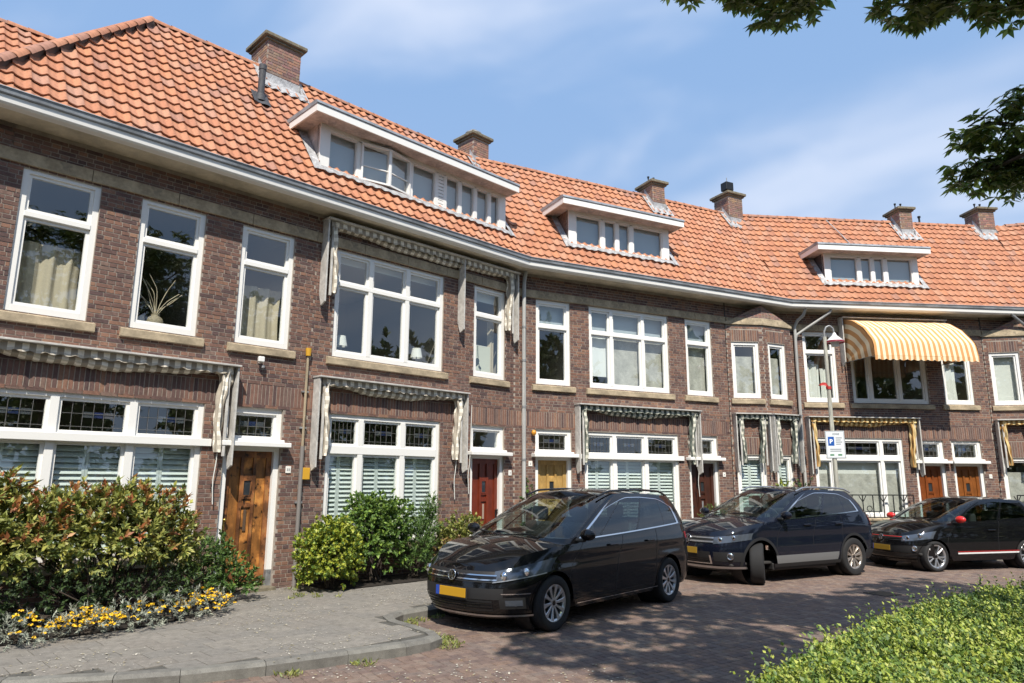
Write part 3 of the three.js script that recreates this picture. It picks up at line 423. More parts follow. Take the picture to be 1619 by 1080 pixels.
function chimney(H, f, s0, s1, nF, depth, top, kind, o = {}) {
  const g = subgroup('chimney', H.g), sc = (s0 + s1) / 2, w = s1 - s0; put(H, f, g, sc, 0, nF); const hb = EAVE_H + (EAVE_N - nF) * Math.tan(PITCH) - 0.1, hc = top - 0.14;
  H.skip.push([s0 - 0.03, s1 + 0.03, nF - 0.05, -9, f]);
  part('core', new MB().box(-w / 2, w / 2, hb - 0.4, hc, -depth, 0).geo(), M.mortar, g);
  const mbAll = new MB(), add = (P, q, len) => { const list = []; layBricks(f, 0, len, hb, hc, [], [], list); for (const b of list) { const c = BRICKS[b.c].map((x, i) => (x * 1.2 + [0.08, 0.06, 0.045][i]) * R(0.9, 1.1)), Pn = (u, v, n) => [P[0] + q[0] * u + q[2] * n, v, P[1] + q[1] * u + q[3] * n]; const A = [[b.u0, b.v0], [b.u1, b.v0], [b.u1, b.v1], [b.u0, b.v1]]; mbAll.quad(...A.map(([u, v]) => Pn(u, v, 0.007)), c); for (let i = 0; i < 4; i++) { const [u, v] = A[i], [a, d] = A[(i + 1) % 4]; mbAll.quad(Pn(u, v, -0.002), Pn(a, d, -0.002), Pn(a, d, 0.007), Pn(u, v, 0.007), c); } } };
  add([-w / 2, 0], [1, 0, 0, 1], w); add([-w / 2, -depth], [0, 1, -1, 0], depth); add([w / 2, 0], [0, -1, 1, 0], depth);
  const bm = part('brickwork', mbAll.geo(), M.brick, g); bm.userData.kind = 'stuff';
  part('capstone', join([rbox(w + 0.1, 0.05, depth + 0.1, 0.012, 0, hc + 0.025, -depth / 2), rbox(w + 0.2, 0.085, depth + 0.2, 0.02, 0, hc + 0.092, -depth / 2)]), M.capstone, g);
  const slopeH = (z) => EAVE_H + (EAVE_N - nF - z) * Math.tan(PITCH), L = 0.115; // lead dressed over the tiles in front and up the stack
  part('lead_flashing', grid((u, v) => { const q = (u - 0.5) * 2; if (v < 0.35) return [q * (w / 2 + 0.014), slopeH(0) + 0.16 + 0.15 * (1 - v / 0.35) - 0.05, 0.014]; const t = (v - 0.35) / 0.65, z = 0.02 + t * 0.2, wob = 0.014 * Math.cos(q * (w / 2 + 0.13) / 0.2 * 6.283) * t; return [q * (w / 2 + 0.02 + 0.13 * t), slopeH(z) + (L + wob) / Math.cos(PITCH) * (0.72 + 0.08 * t), z]; }, 28, 9, [w, 0.5]), M.lead, g);
  for (const k of [-1, 1]) part('lead_flashing', grid((u, v) => { const z = lerp(0.22, RIDGE_N - nF - 0.02, v), up = u < 0.4; return [k * (w / 2 + 0.014 + (up ? 0 : (u - 0.4) / 0.6 * 0.15)), slopeH(z) + 0.145 + (up ? (0.4 - u) / 0.4 * 0.15 * (v > 0.25 ? 1 : 0) : 0), z]; }, 5, 10), M.lead, g);
  if (pots[kind]) pots[kind](g, o.px ?? 0, top, -depth / 2);
  return g;
}

// ---------------------------------------------------------------- the five houses
const A = makeHouse('brick house with worn varnished oak door, three tall upper windows and hipped roof end', FA, -4.27, 0.4);
const B = makeHouse('brick house with red door and long eight-pane white dormer on its roof', FA, 0.4, 5.31);
const C = makeHouse('brick house with light yellow door and pale roller blinds upstairs', FC, 0, 6.17);
const D = makeHouse('brick house with open yellow striped awning and two orange-brown doors side by side', FD, 0, 5.96);
const E = makeHouse('brick house beyond the orange-brown doors, pointed bay with white blind upstairs', FD, 5.96, 8);
const SOLD = [2.91, 3.25];
const curtains = (i, j, n, m) => j === 0 ? ['curtain:0:1:0.78'] : [];
const shut = (i, j) => j === 0 ? 'shutter' : null;
// --- house with the oak door
const WH0 = 3.88, WH1 = 5.835, BAR = 5.2;
win(A, FA, -3.9, -2.97, WH0, WH1, { bars: [BAR], inside: curtains });
win(A, FA, -2.43, -1.5, WH0, WH1, { bars: [BAR] });
win(A, FA, -0.91, 0, WH0, WH1, { bars: [BAR], inside: curtains });
win(A, FA, -4.22, -1.27, 0.72, 2.9, { bars: [2.3], mull: [-3.2, -2.24], wide: 1, bw: 0.11, mw: 0.1, lead: [6, 3], inside: shut, name: 'bay_front_window' });
awning(A, FA, -4.6, -0.87, 3.47, 1.5, CLOTH.grey);
const oak = doorMat(0.56, 0.30, 0.10, 1), oakDark = doorMat(0.33, 0.165, 0.075, 1);
door(A, FA, -0.93, -0.01, oak, { dark: oakDark, mail: 0.32, mailMat: std(0.18, 0.12, 0.08, 0.4, { metalness: 0.5 }), handleMat: std(0.5, 0.35, 0.1, 0.3, { metalness: 0.9 }) });
// --- house with the red door
win(B, FA, 0.82, 3.29, WH0, WH1, { bars: [BAR], mull: [1.57, 2.41], inside: (i, j) => j === 1 ? 'blind:0.25:lace' : null, room: 4 });
win(B, FA, 4.12, 5.02, WH0, WH1, { bars: [BAR], inside: (i, j) => j === 1 ? 'blind:0.4:lace' : 'curtain:0.38:0.22:1' });
win(B, FA, 0.81, 3.27, 0.66, 2.88, { bars: [2.27], mull: [1.5, 2.41], bw: 0.14, mw: 0.1, lead: [6, 3], inside: shut, name: 'front_window' });
awning(B, FA, 0.5, 5.25, 6.265, 1.5, CLOTH.grey, { midBoard: 3.67, sag: 0.1 });
awning(B, FA, 0.5, 3.82, 3.465, 1.5, CLOTH.grey);
const redWood = doorMat(0.30, 0.052, 0.022), yellowWood = doorMat(0.80, 0.50, 0.16), brownWood = doorMat(0.105, 0.034, 0.018), orangeWood = doorMat(0.36, 0.095, 0.02), orangeWood2 = doorMat(0.42, 0.14, 0.03);
door(B, FA, 4.08, 5.02, redWood, { lead: 0, handle: 1, mailMat: std(0.35, 0.27, 0.22, 0.4) });
// --- house with the yellow door
win(C, FC, 0.55, 1.44, 3.87, 5.80, { bars: [5.19], inside: (i, j) => j === 1 ? 'blind:1:grey' : null });
win(C, FC, 1.96, 4.28, 3.87, 5.80, { bars: [5.17], mull: [2.6, 3.52], inside: (i, j) => j === 1 ? 'blind:1:grey' : i === 0 ? ['blind:0.8:cloth'] : ['blind:1'] });
win(C, FC, 4.83, 5.67, 3.87, 5.80, { bars: [5.19], inside: (i, j) => j === 1 ? 'blind:1:grey' : 'blind:1' });
win(C, FC, 1.79, 4.47, 0.66, 2.86, { bars: [2.3], mull: [2.62, 3.52], wide: 1, bw: 0.11, mw: 0.1, lead: [7, 3], inside: shut, name: 'front_window' });
awning(C, FC, 1.54, 5.03, 3.455, 1.48, CLOTH.green);
door(C, FC, 0.53, 1.45, yellowWood, { mail: 0.04 }); door(C, FC, 4.79, 5.71, brownWood);
// --- house with the yellow striped awning: pointed bay, then the main front
function bayFaces(f, joint, corner, g) { const P1 = pt(f, joint, 0.012), P2 = pt(f, corner - 1.06, 0.36), P3 = pt(g, 0.07, 0.375), P4 = pt(g, 0.07, -0.05); return [faceBetween(P1, P2), faceBetween(P2, P3), faceBetween(P3, P4), P1, P2, P3]; }
function bay(H, f, joint, corner, g, o) {
  const [L, Rr, S, P1, P2, P3] = bayFaces(f, joint, corner, g), H0 = 5.80;
  wallFace(H, f, joint, corner + 0.03, H0 - 0.05, SOFFIT, [], []); // the main front seen above the bay
  const jobs = [[L, 0.13, 0.87, 0.17, 0.93], [Rr, 0.17, 0.78, 0.26, 0.82]];
  for (const [k, a, b, c, d] of jobs) {
    win(H, k, a, b, 3.87, 5.34, { inside: o.up, sillOver: 0.08 }); win(H, k, c - 0.05, d - 0.05, 0.7, 2.42, { inside: o.down, sillOver: 0.06, name: 'front_window' });
    const holes = [[a, b, 3.85, 5.34], [c - 0.05, d - 0.05, 0.68, 2.42]];
    wallFace(H, k, 0, k.L, 0.0, H0, holes, [[a - 0.04, b + 0.04, 5.36, 5.66], [c - 0.08, d, 2.44, 2.86]]); H.done = H.done ?? new Set(); H.done.add(k);
    awning(H, k, k === L ? 0.06 : 0.02, k.L - 0.02, 3.45, 1.42, o.cloth, { sag: 0.04 });
  }
  wallFace(H, S, 0, S.L, 0, H0);
  // stone weathering and brick pyramid on the bay
  const q = (p, n) => p, mid = [P2[0], P2[1]], ap = pt(f, corner - 1.03, 0.345), top = SOFFIT - 0.03, e = 0.05;
  const out = (fc, s, n) => pt(fc, s, n), b0 = out(L, -0.04, e), b1 = [P2[0] + (L.N[0] + Rr.N[0]) / 2 * e, P2[1] + (L.N[1] + Rr.N[1]) / 2 * e], b2 = out(Rr, Rr.L + 0.03, e);
  const loc = ([x, z], h) => { const dx = x - H.f.P[0], dz = z - H.f.P[1]; return [dx * H.f.T[0] + dz * H.f.T[1], h, dx * H.f.N[0] + dz * H.f.N[1]]; };
  const mixp = (a, b, t) => [a[0] + (b[0] - a[0]) * t, a[1] + (b[1] - a[1]) * t], t = 0.27, hB = H0 + 0.045, hT = lerp(hB, top, t), pyr = new MB(), st = new MB();
  const c0 = mixp(b0, ap, t), c1 = mixp(b1, ap, t), c2 = mixp(b2, ap, t), w0 = pt(g, 0.07, 0), back = [mixp(b0, ap, 0.02), w0];
  st.quad(loc(b0, H0), loc(b1, H0), loc(b1, hB), loc(b0, hB)).quad(loc(b1, H0), loc(b2, H0), loc(b2, hB), loc(b1, hB)).quad(loc(b0, hB), loc(b1, hB), loc(c1, hT), loc(c0, hT)).quad(loc(b1, hB), loc(b2, hB), loc(c2, hT), loc(c1, hT)).quad(loc(b0, H0), loc(w0, H0), loc(b2, H0), loc(b1, H0)).quad(loc(b2, H0), loc(w0, H0), loc(w0, hB), loc(b2, hB)).tri(loc(b2, hB), loc(w0, hB), loc(c2, hT));
  part('bay_weathering', st.geo(), M.stone, H.wall);
  // brick pyramid faces, coursed
  const faceBricks = (a, b) => { const rows = 9; for (let r = 0; r < rows; r++) { const t0 = r / rows, t1 = t0 + 0.82 / rows, p0 = mixp(a, ap, t0), p1 = mixp(b, ap, t0), q0 = mixp(a, ap, t1), q1 = mixp(b, ap, t1), h0 = lerp(hT, top, t0), h1 = lerp(hT, top, t1), len = Math.hypot(p1[0] - p0[0], p1[1] - p0[1]), n = Math.max(1, Math.round(len / 0.11)); for (let i = 0; i < n; i++) { const u0 = i / n + 0.04 / n, u1 = (i + 0.95) / n, c = BRICKS[brickPick()].map((x) => x * R(0.95, 1.3)); pyr.quad(loc(mixp(p0, p1, u0), h0 + 0.008), loc(mixp(p0, p1, u1), h0 + 0.008), loc(mixp(q0, q1, u1), h1 + 0.008), loc(mixp(q0, q1, u0), h1 + 0.008), c); } } };
  faceBricks(c0, c1); faceBricks(c1, c2); const pm = part('brickwork', pyr.geo(), M.brick, H.wall); pm.userData.kind = 'stuff';
  part('mortar', new MB().tri(loc(c0, hT), loc(c1, hT), loc(ap, top)).tri(loc(c1, hT), loc(c2, hT), loc(ap, top)).tri(loc(c2, hT), loc(w0, hT), loc(ap, top)).geo(), M.mortar, H.wall);
  return [L, Rr];
}
bay(D, FC, 6.17, 8.163, FD, { up: () => 'blind:0.78:x:low', down: () => 'shutter', cloth: CLOTH.green });
win(D, FD, 0.62, 1.55, 3.88, 5.83, { bars: [5.25], inside: (i, j) => j === 0 ? ['curtain:-0.1:0.5:0.8:lace', 'curtain:0.3:0.3:0.7:lace'] : null });
const win12 = win(D, FD, 1.97, 4.18, 3.88, 5.83, { bars: [5.25], mull: [2.52, 3.37], inside: (i, j) => i === 0 && j === 0 ? 'curtain:-0.2:0.5:1' : null, room: 4 });
win(D, FD, 4.66, 5.53, 3.88, 5.83, { bars: [5.25], inside: (i, j) => j === 0 ? 'curtain:-0.1:0.7:0.9:lace' : null });
win(D, FD, 0.72, 3.25, 0.85, 2.92, { bars: [2.38], mull: [1.24, 2.64], bw: 0.12, mw: 0.09, lead: [6, 3], inside: (i, j) => j === 0 ? ['blind:0.25:lace', 'blind:0.75:x:low'] : null, name: 'front_window' });
awning(D, FD, 0.52, 3.68, 3.465, 1.5, CLOTH.brown);
door(D, FD, 3.58, 4.44, orangeWood, { mail: 0.28, top: 2.9 }); door(D, FD, 4.68, 5.55, orangeWood2, { mail: 0.28, top: 2.9 });
bay(E, FD, 5.96, DEs, FE, { up: () => 'blind:1:lace', down: () => 'blind:0.8:x:low', cloth: CLOTH.brown });

win(E, FE, 0.75, 1.67, WH0, WH1, { bars: [BAR] }); win(E, FE, 2.1, 3.02, WH0, WH1, { bars: [BAR] }); win(E, FE, 0.75, 3.0, 0.7, 2.88, { bars: [2.3], mull: [1.4, 2.3], inside: shut, name: 'front_window' });
// --- walls
wallFace(E, FE, 0.02, 3.3, 0, SOFFIT, E.holes.filter((o) => o.f === FE).map((o) => o.r), [[0.1, 3.3, 2.93, 3.25]]);
const rectsOf = (H, f) => H.holes.filter((o) => o.f === f).map((o) => o.r);
wallFace(A, FA, -4.27, 0.4, 0, SOFFIT, rectsOf(A, FA), [[-4.27, 0.4, ...SOLD]]);
wallFace(B, FA, 0.4, 5.31, 0, SOFFIT, rectsOf(B, FA), [[0.4, 5.31, ...SOLD]]);
wallFace(C, FC, 0, 6.17, 0, SOFFIT, rectsOf(C, FC), [[0, 6.1, ...SOLD]]);
wallFace(D, FD, 0.02, 5.96, 0, SOFFIT, rectsOf(D, FD), [[0.1, 5.9, 2.93, 3.25]]);
{ const f = face(...pt(FA, -4.27), rad(44.94 + 90)); const side = face(...pt(FA, -4.27, -3.9), rad(44.94 - 90)); wallFace(A, side, 0, 3.9, 0, SOFFIT); }
stoneBand(A, FA, -4.28, 0.4); stoneBand(B, FA, 0.4, 5.28); stoneBand(C, FC, 0.03, 6.165, 5.815, 5.99); stoneBand(D, FC, 6.18, 8.13, 5.83, 5.985); stoneBand(D, FD, 0.12, 5.95, 5.835, 6.01); stoneBand(E, FD, 5.97, 7.96, 5.835, 5.99);
// dark movement joints between the builds
for (const [H, f, s] of [[C, FC, 6.172], [D, FD, 5.965]]) put(H, f, part('movement_joint', new MB().box(-0.012, 0.012, 0, SOFFIT, -0.02, 0.014).geo(), M.black, H.wall), s, 0, 0);

// --- eaves
const mAC = 0.1625, mCD = 0.179, mDE = 0.172;
eaves(A, FA, -4.27, 0.4, -1, 0); eaves(B, FA, 0.4, 5.31, 0, mAC); eaves(C, FC, 0, 6.17, mAC, 0); eaves(D, FC, 6.17, 8.163, 0, mCD); eaves(D, FD, 0, 5.96, mCD, 0); eaves(E, FD, 5.96, DEs, 0, mDE); eaves(E, FE, 0, 3.3, mDE, 0);

// --- dormers, chimneys
dormer(B, FA, 0.39, 5.09, { cheek: M.pinkWhite, post: 0.2, over: 0.3, overR: 0.06, cells: [[0.57, 1.2, 'full'], [1.24, 1.83, 'open', -0.2], [1.83, 2.42, 'open', 0.2], [2.46, 3.08, 'full'], [3.12, 3.3, 'louvre'], [3.34, 3.72, 'full'], [3.76, 4.16, 'full'], [4.2, 4.58, 'full'], [4.62, 4.9, 'full']], posts: [1.22, 2.44, 3.1, 3.32, 3.74, 4.18, 4.6] });
dormer(C, FC, 1.48, 4.49, { cheek: M.cheekBrick, post: 0.2, over: 0.36, overR: 0.2, cells: [[1.68, 2.42, 'full'], [2.5, 2.86, 'full'], [2.92, 3.28, 'full'], [3.36, 4.29, 'full']], posts: [2.46, 2.89, 3.32] });
dormer(D, FD, 1.49, 4.33, { cheek: M.slate, post: 0.17, over: 0.36, overR: 0.16, cells: [[1.66, 2.5, 'full'], [2.58, 2.92, 'full'], [2.98, 3.3, 'full'], [3.38, 4.16, 'full']], posts: [2.54, 2.95, 3.34] });
chimney(A, FA, -0.03, 0.69, -1.65, 0.72, 10.52, null); chimney(B, FA, 5.66, 6.2, -1.87, 0.6, 10.6, 'crown'); chimney(C, FC, 5.25, 5.68, -1.62, 0.62, 10.3, 'stub'); chimney(C, FC, 8.22, 8.78, -1.7, 0.62, 10.56, 'cowl'); chimney(D, FD, 5.05, 5.46, -1.58, 0.6, 10.3, 'stub'); chimney(E, FD, 7.87, 8.4, -1.7, 0.6, 10.48, 'stub');
{ const g = subgroup('flue_pipe', A.g); put(A, FA, g, -0.36, 8.6, -1.08); part('pipe', join([new THREE.CylinderGeometry(0.062, 0.062, 0.75, 16).translate(0, 0.4, 0.06), new THREE.CylinderGeometry(0.07, 0.07, 0.1, 16).translate(0, 0.72, 0.06), new THREE.CylinderGeometry(0.075, 0.1, 0.14, 16).translate(0, 0.1, 0.06)]), M.slate, g); part('flashing', grid((u, v) => [(u - 0.5) * 0.34, 0.1 - (v - 0.45) * 0.42 * Math.sin(PITCH) + 0.02, 0.06 + (v - 0.45) * 0.42 * Math.cos(PITCH) + 0.015 * Math.cos(u * 9)], 8, 4), M.slate, g); }

{ const g = subgroup('roof_cable', D.g); put(D, FD, g, 0, 0, 0); part('cable', tube([[2.75, 9.86, -1.86], [2.9, 9.2, -1.36], [3.02, 8.62, -0.95], [3.05, 8.36, -0.75]], 0.014, 6, 16), M.lead, g); const v = subgroup('vent_pipe', D.g); put(D, FD, v, 6.1, 9.85, -2.1); part('pipe', new THREE.CylinderGeometry(0.03, 0.03, 0.4, 10).translate(0, 0.15, 0), M.iron, v); part('cap', new THREE.CylinderGeometry(0.05, 0.05, 0.05, 10).translate(0, 0.36, 0), M.iron, v); }
// --- roofs
const hipS = (n) => -4.27 - 1.13 * n;
const sk = (H, f) => H.skip.filter((z) => z[4] === f);
const allSkip = (f) => [A, B, C, D, E].flatMap((H) => sk(H, f));
layTiles(A, FA, (n) => hipS(n) + 0.06, () => 0.4, -0.1, allSkip(FA)); layTiles(B, FA, () => 0.4, (n) => 5.31 - n * mAC + 0.05, -0.1, allSkip(FA));
layTiles(C, FC, (n) => n * mAC - 0.05, () => 6.17, 3.07, allSkip(FC)); layTiles(D, FC, () => 6.17, (n) => 8.163 - n * mCD + 0.05, 3.07, allSkip(FC));
layTiles(D, FD, (n) => n * mCD - 0.05, () => 5.96, 3.05, allSkip(FD)); layTiles(E, FD, () => 5.96, (n) => DEs - n * mDE + 0.05, 3.05, allSkip(FD)); layTiles(E, FE, (n) => n * mDE - 0.05, () => 3.2, 1.1, []);
for (const H of [A, B, C, D, E]) finishTiles(H);
const nr = RIDGE_N;
ridge(A, FA, hipS(nr), -0.05); ridge(A, FA, 0.7, 0.72); ridge(B, FA, 0.75, 5.6); ridge(C, FC, -0.3, 5.2); ridge(C, FC, 5.7, 8.2); ridge(D, FD, -0.1, 5.0); ridge(D, FD, 5.5, 5.9); ridge(E, FD, 5.96, 7.85); ridge(E, FE, 0.2, 3.0);
roofBody(A, FA, hipS(EAVE_N), 0.4, hipS(nr), 0.4); roofBody(B, FA, 0.4, 5.31 - EAVE_N * mAC, 0.4, 5.31 - nr * mAC); roofBody(C, FC, EAVE_N * mAC, 6.17, nr * mAC, 6.17); roofBody(D, FC, 6.17, 8.163 - EAVE_N * mCD, 6.17, 8.163 - nr * mCD); roofBody(D, FD, EAVE_N * mCD, 5.96, nr * mCD, 5.96); roofBody(E, FD, 5.96, DEs - EAVE_N * mDE, 5.96, DEs - nr * mDE); roofBody(E, FE, EAVE_N * mDE, 3.2, nr * mDE, 3.2);
// hip on the free end of the first house
{ const a = [hipS(EAVE_N), EAVE_H, EAVE_N], b = [hipS(nr), RIDGE_H, nr], d = V3(b[0] - a[0], b[1] - a[1], b[2] - a[2]), L = d.length(), q = new THREE.Quaternion().setFromUnitVectors(V3(1, 0, 0), d.clone().normalize());
  for (let t = 0; t < L - 0.2; t += 0.29) { const m = put(A, FA, part('ridge_tile', capGeos[Math.floor(rnd() * 5)], M.tile, A.roof), a[0] + d.x * t / L, a[1] + d.y * t / L + 0.055, a[2] + d.z * t / L + 0.03); m.rotation.set(0, 0, 0); m.quaternion.copy(q); m.rotateZ(0.05); }
  put(A, FA, part('hip_bedding', new MB().bar([a[0], a[1] + 0.01, a[2]], [b[0], b[1] + 0.01, b[2]], 0.13, 0.16).geo(), std(0.2, 0.13, 0.10, 0.95), A.roof), 0, 0, 0);
  const end = new MB().tri([a[0], EAVE_H - 0.04, EAVE_N], [b[0], RIDGE_H - 0.03, nr], [a[0], EAVE_H - 0.04, nr - 2.5]); put(A, FA, part('hip_end', end.geo(), std(0.5, 0.19, 0.085, 0.8, { map: rep(TX.stone, 2.7) }), A.roof), 0, 0, 0); }
for (const H of [A, B, C, D, E]) finishBricks(H);

// --- pipes and small fittings on the fronts
{ const p = pipe(C, FC, [[0.21, SOFFIT, 0.16], [0.21, 6.2, 0.09], [0.21, 6.0, 0.075], [0.21, 3, 0.075], [0.21, 0.02, 0.075]], 0.045, M.pvc); part('pipe_clip', join([5.1, 4.35, 3.33, 2.2, 1.1].map((y) => new THREE.CylinderGeometry(0.051, 0.051, 0.05, 12).translate(0.21, y, 0.075))), M.galv, p); }
pipe(D, FD, [[0.55, SOFFIT + 0.02, 0.42], [0.53, 6.22, 0.38], [0.4, 6.05, 0.16], [0.38, 5.9, 0.085], [0.36, 3, 0.085], [0.36, 0.02, 0.085]], 0.042, M.pvc);
pipe(D, FD, [[1.25, SOFFIT + 0.02, 0.45], [1.22, 6.27, 0.43], [0.45, 5.72, 0.1], [0.39, 5.6, 0.088]], 0.036, M.pvc);
pipe(E, FD, [[6.55, SOFFIT, 0.5], [6.62, 6.3, 0.5], [7.4, 5.75, 0.42], [7.6, 5.6, 0.3], [7.6, 0, 0.3]], 0.04, M.galv);
{ const g = pipe(A, FA, [[0.345, 0.05, 0.05], [0.345, 2.3, 0.05]], 0.034, std(0.2, 0.185, 0.175, 0.6), 'standpipe'); part('thin_pipe', tube([[0.345, 2.25, 0.05], [0.345, 3.8, 0.05]], 0.022, 10), M.stone, g); part('cap', join([new THREE.CylinderGeometry(0.052, 0.042, 0.13, 14).translate(0.345, 3.87, 0.06)]), M.yellowBox, g); part('bracket', join([3.2, 2.6, 1.4].map((y) => rbox(0.12, 0.03, 0.05, 0.004, 0.345, y, 0.03))), M.galv, g); part('junction_box', rbox(0.13, 0.19, 0.07, 0.008, 0.43, 1.86, 0.045), M.yellowBox, g); }
function plaque(H, f, s, h, text, w = 0.09, hh = 0.11) { const cv = document.createElement('canvas'); cv.width = 64; cv.height = 80; const x = cv.getContext('2d'); x.fillStyle = '#e9e7e0'; x.fillRect(0, 0, 64, 80); x.fillStyle = '#3a4654'; x.font = 'bold 44px sans-serif'; x.textAlign = 'center'; x.textBaseline = 'middle'; x.fillText(text, 32, 42); const t = new THREE.CanvasTexture(cv); t.colorSpace = THREE.SRGBColorSpace; const g = subgroup('house_number', H.g); put(H, f, g, s, h, 0.012); part('plate', rbox(w, hh, 0.014, 0.005), M.white, g); const q = new THREE.PlaneGeometry(w * 0.94, hh * 0.94); q.translate(0, 0, 0.009); part('numeral', q, new THREE.MeshStandardMaterial({ map: t, roughness: 0.3 }), g); }
plaque(A, FA, 0.14, 1.92, '33'); plaque(B, FA, 5.19, 1.92, '1'); plaque(C, FC, 5.87, 1.93, '4'); plaque(C, FC, 0.4, 2.12, '3'); plaque(D, FD, 5.72, 1.93, '7');
function wallLamp(H, f, s, h, mat, name) { const g = subgroup(name, H.g); put(H, f, g, s, h, 0); part('bracket', rbox(0.05, 0.08, 0.09, 0.01, 0, 0.03, 0.04), M.galv, g); part('lamp_body', join([new THREE.SphereGeometry(0.055, 16, 12).scale(1, 1.15, 1).translate(0, 0.0, 0.1)]), mat, g); }
wallLamp(C, FC, 0.44, 2.78, std(0.62, 0.27, 0.03, 0.3), 'wall_lamp'); 
{ const g = subgroup('floodlight', A.g); put(A, FA, g, -0.47, 3.58, 0); part('bracket', rbox(0.04, 0.05, 0.1, 0.008, 0, 0.03, 0.05), M.white, g); part('lamp_body', rbox(0.1, 0.09, 0.06, 0.015, -0.02, 0.06, 0.1), M.white, g); part('sensor', rbox(0.05, 0.06, 0.05, 0.015, 0.03, -0.05, 0.07), M.galv, g); }
for (const [H, f, s, hh] of [[A, FA, -1.07, 1.75], [B, FA, 3.62, 1.75], [B, FA, 3.98, 1.85], [C, FC, 5.0, 1.75]]) { const g = subgroup('awning_cord', H.g); put(H, f, g, s, 0, 0.03); part('cord', tube([[0, hh + 1.4, 0.1], [0.01, hh + 0.3, 0.05], [-0.01, hh, 0.03], [0.015, hh - 0.35, 0.03], [-0.01, hh - 0.1, 0.035]], 0.008, 6, 24), M.lace, g); part('cleat', rbox(0.03, 0.1, 0.04, 0.008, 0, hh - 0.1, 0.0), M.iron, g); }
// french-balcony railing before the window with the blinds
for (const [H, f, s0, s1] of [[D, FD, 0.72, 3.3], [E, FD, 6.3, 7.0]]) { const g = subgroup('railing', H.g); put(H, f, g, 0, 0, 0.16); const L = s1 - s0, mb = new MB(); part('rail', new MB().bar([s0, 1.43, 0], [s1, 1.43, 0], 0.028).bar([s0, 0.86, 0], [s1, 0.86, 0], 0.024).geo(), M.iron, g);
  const n = Math.round(L / 0.28); for (let i = 0; i <= n; i++) { const x = s0 + L * i / n, b = new MB().bar([x, 0.84, 0], [x, 1.43, 0], 0.02); if (i % 2 === 0) b.bar([x, 1.25, 0], [x - 0.1, 1.41, 0], 0.016).bar([x, 1.25, 0], [x + 0.1, 1.41, 0], 0.016); part('baluster', b.geo(), M.iron, g); }
  for (let i = 0; i < L / 0.9; i++) { const x = s0 + 0.42 + i * 0.9; part('scroll', new THREE.TorusGeometry(0.07, 0.011, 6, 18).translate(x, 1.08, 0), M.iron, g); } part('bracket', new MB().bar([s0, 0.86, 0], [s0, 0.86, -0.16], 0.02).bar([s1, 0.86, 0], [s1, 0.86, -0.16], 0.02).geo(), M.iron, g); }
// open yellow striped awning: hooped cloth on a folding frame
{ const g = subgroup('striped_awning', D.g), s0 = 1.72, s1 = 4.72, L = s1 - s0; put(D, FD, g, (s0 + s1) / 2, 0, 0); const X = L / 2 - 0.06;
  part('header_board', rbox(L + 0.08, 0.03, 0.27, 0.005, 0, 6.2, 0.135), M.awnWood, g);
  for (const k of [-1, 1]) part('side_board', new MB().prism([[0.012, 6.18], [0.22, 6.18], [0.22, 4.96], [0.1, 4.84], [0.012, 5.0]], k * (L / 2 + 0.02) - 0.014, k * (L / 2 + 0.02) + 0.014).geo(), M.awnWood, g);
  const prof = [[0.0, 0.14, 6.16], [0.25, 0.52, 6.04], [0.5, 0.95, 5.76], [0.72, 1.26, 5.42], [0.8, 1.34, 5.3], [1.0, 1.385, 4.95]], P = (v) => [interp(prof.map(([a, b]) => [a, b]), v), interp(prof.map(([a, b, c]) => [a, c]), v)];
  part('canopy', grid((u, v) => { const [n, h] = P(v), pin = 1 - 0.02 * Math.sin(v * 3.1); return [(u - 0.5) * 2 * X * pin, h + 0.012 * Math.sin(u * 37) * Math.sin(v * 3.14) - 0.02 * Math.sin(u * 3.14) * Math.sin(v * 6), n]; }, 60, 18, [L, 2]), CLOTH.yellow, g);
  const side = (k) => grid((u, v) => { const [n, h] = P(v), hx = 0.06, hy = 4.98; const t = 1 - u; return [k * (X - 0.006 * Math.sin(v * 20)), lerp(h, hy, t * 0.98), lerp(n, hx, t * 0.98)]; }, 8, 14, [0.7, 2.6]);
  part('canopy_cheek', side(-1), CLOTH.yellow, g); part('canopy_cheek', side(1), CLOTH.yellow, g);
  part('valance', grid((u, v) => { const x = (u - 0.5) * 2 * X, sc = 0.085 + 0.035 * Math.abs(Math.sin(x * Math.PI / 0.19)); return [x, 4.95 - sc * v, 1.385 + 0.01 * Math.sin(x * 20) * v]; }, 150, 2, [L, 0.12]), CLOTH.yellow, g);
  part('awning_frame', join([tube([[-X + 0.02, 4.97, 0.04], [-X + 0.02, 4.96, 1.37]], 0.012), tube([[X - 0.02, 4.97, 0.04], [X - 0.02, 4.96, 1.37]], 0.012), tube([[-X, 4.97, 1.37], [X, 4.97, 1.37]], 0.012)]), M.galv, g); }

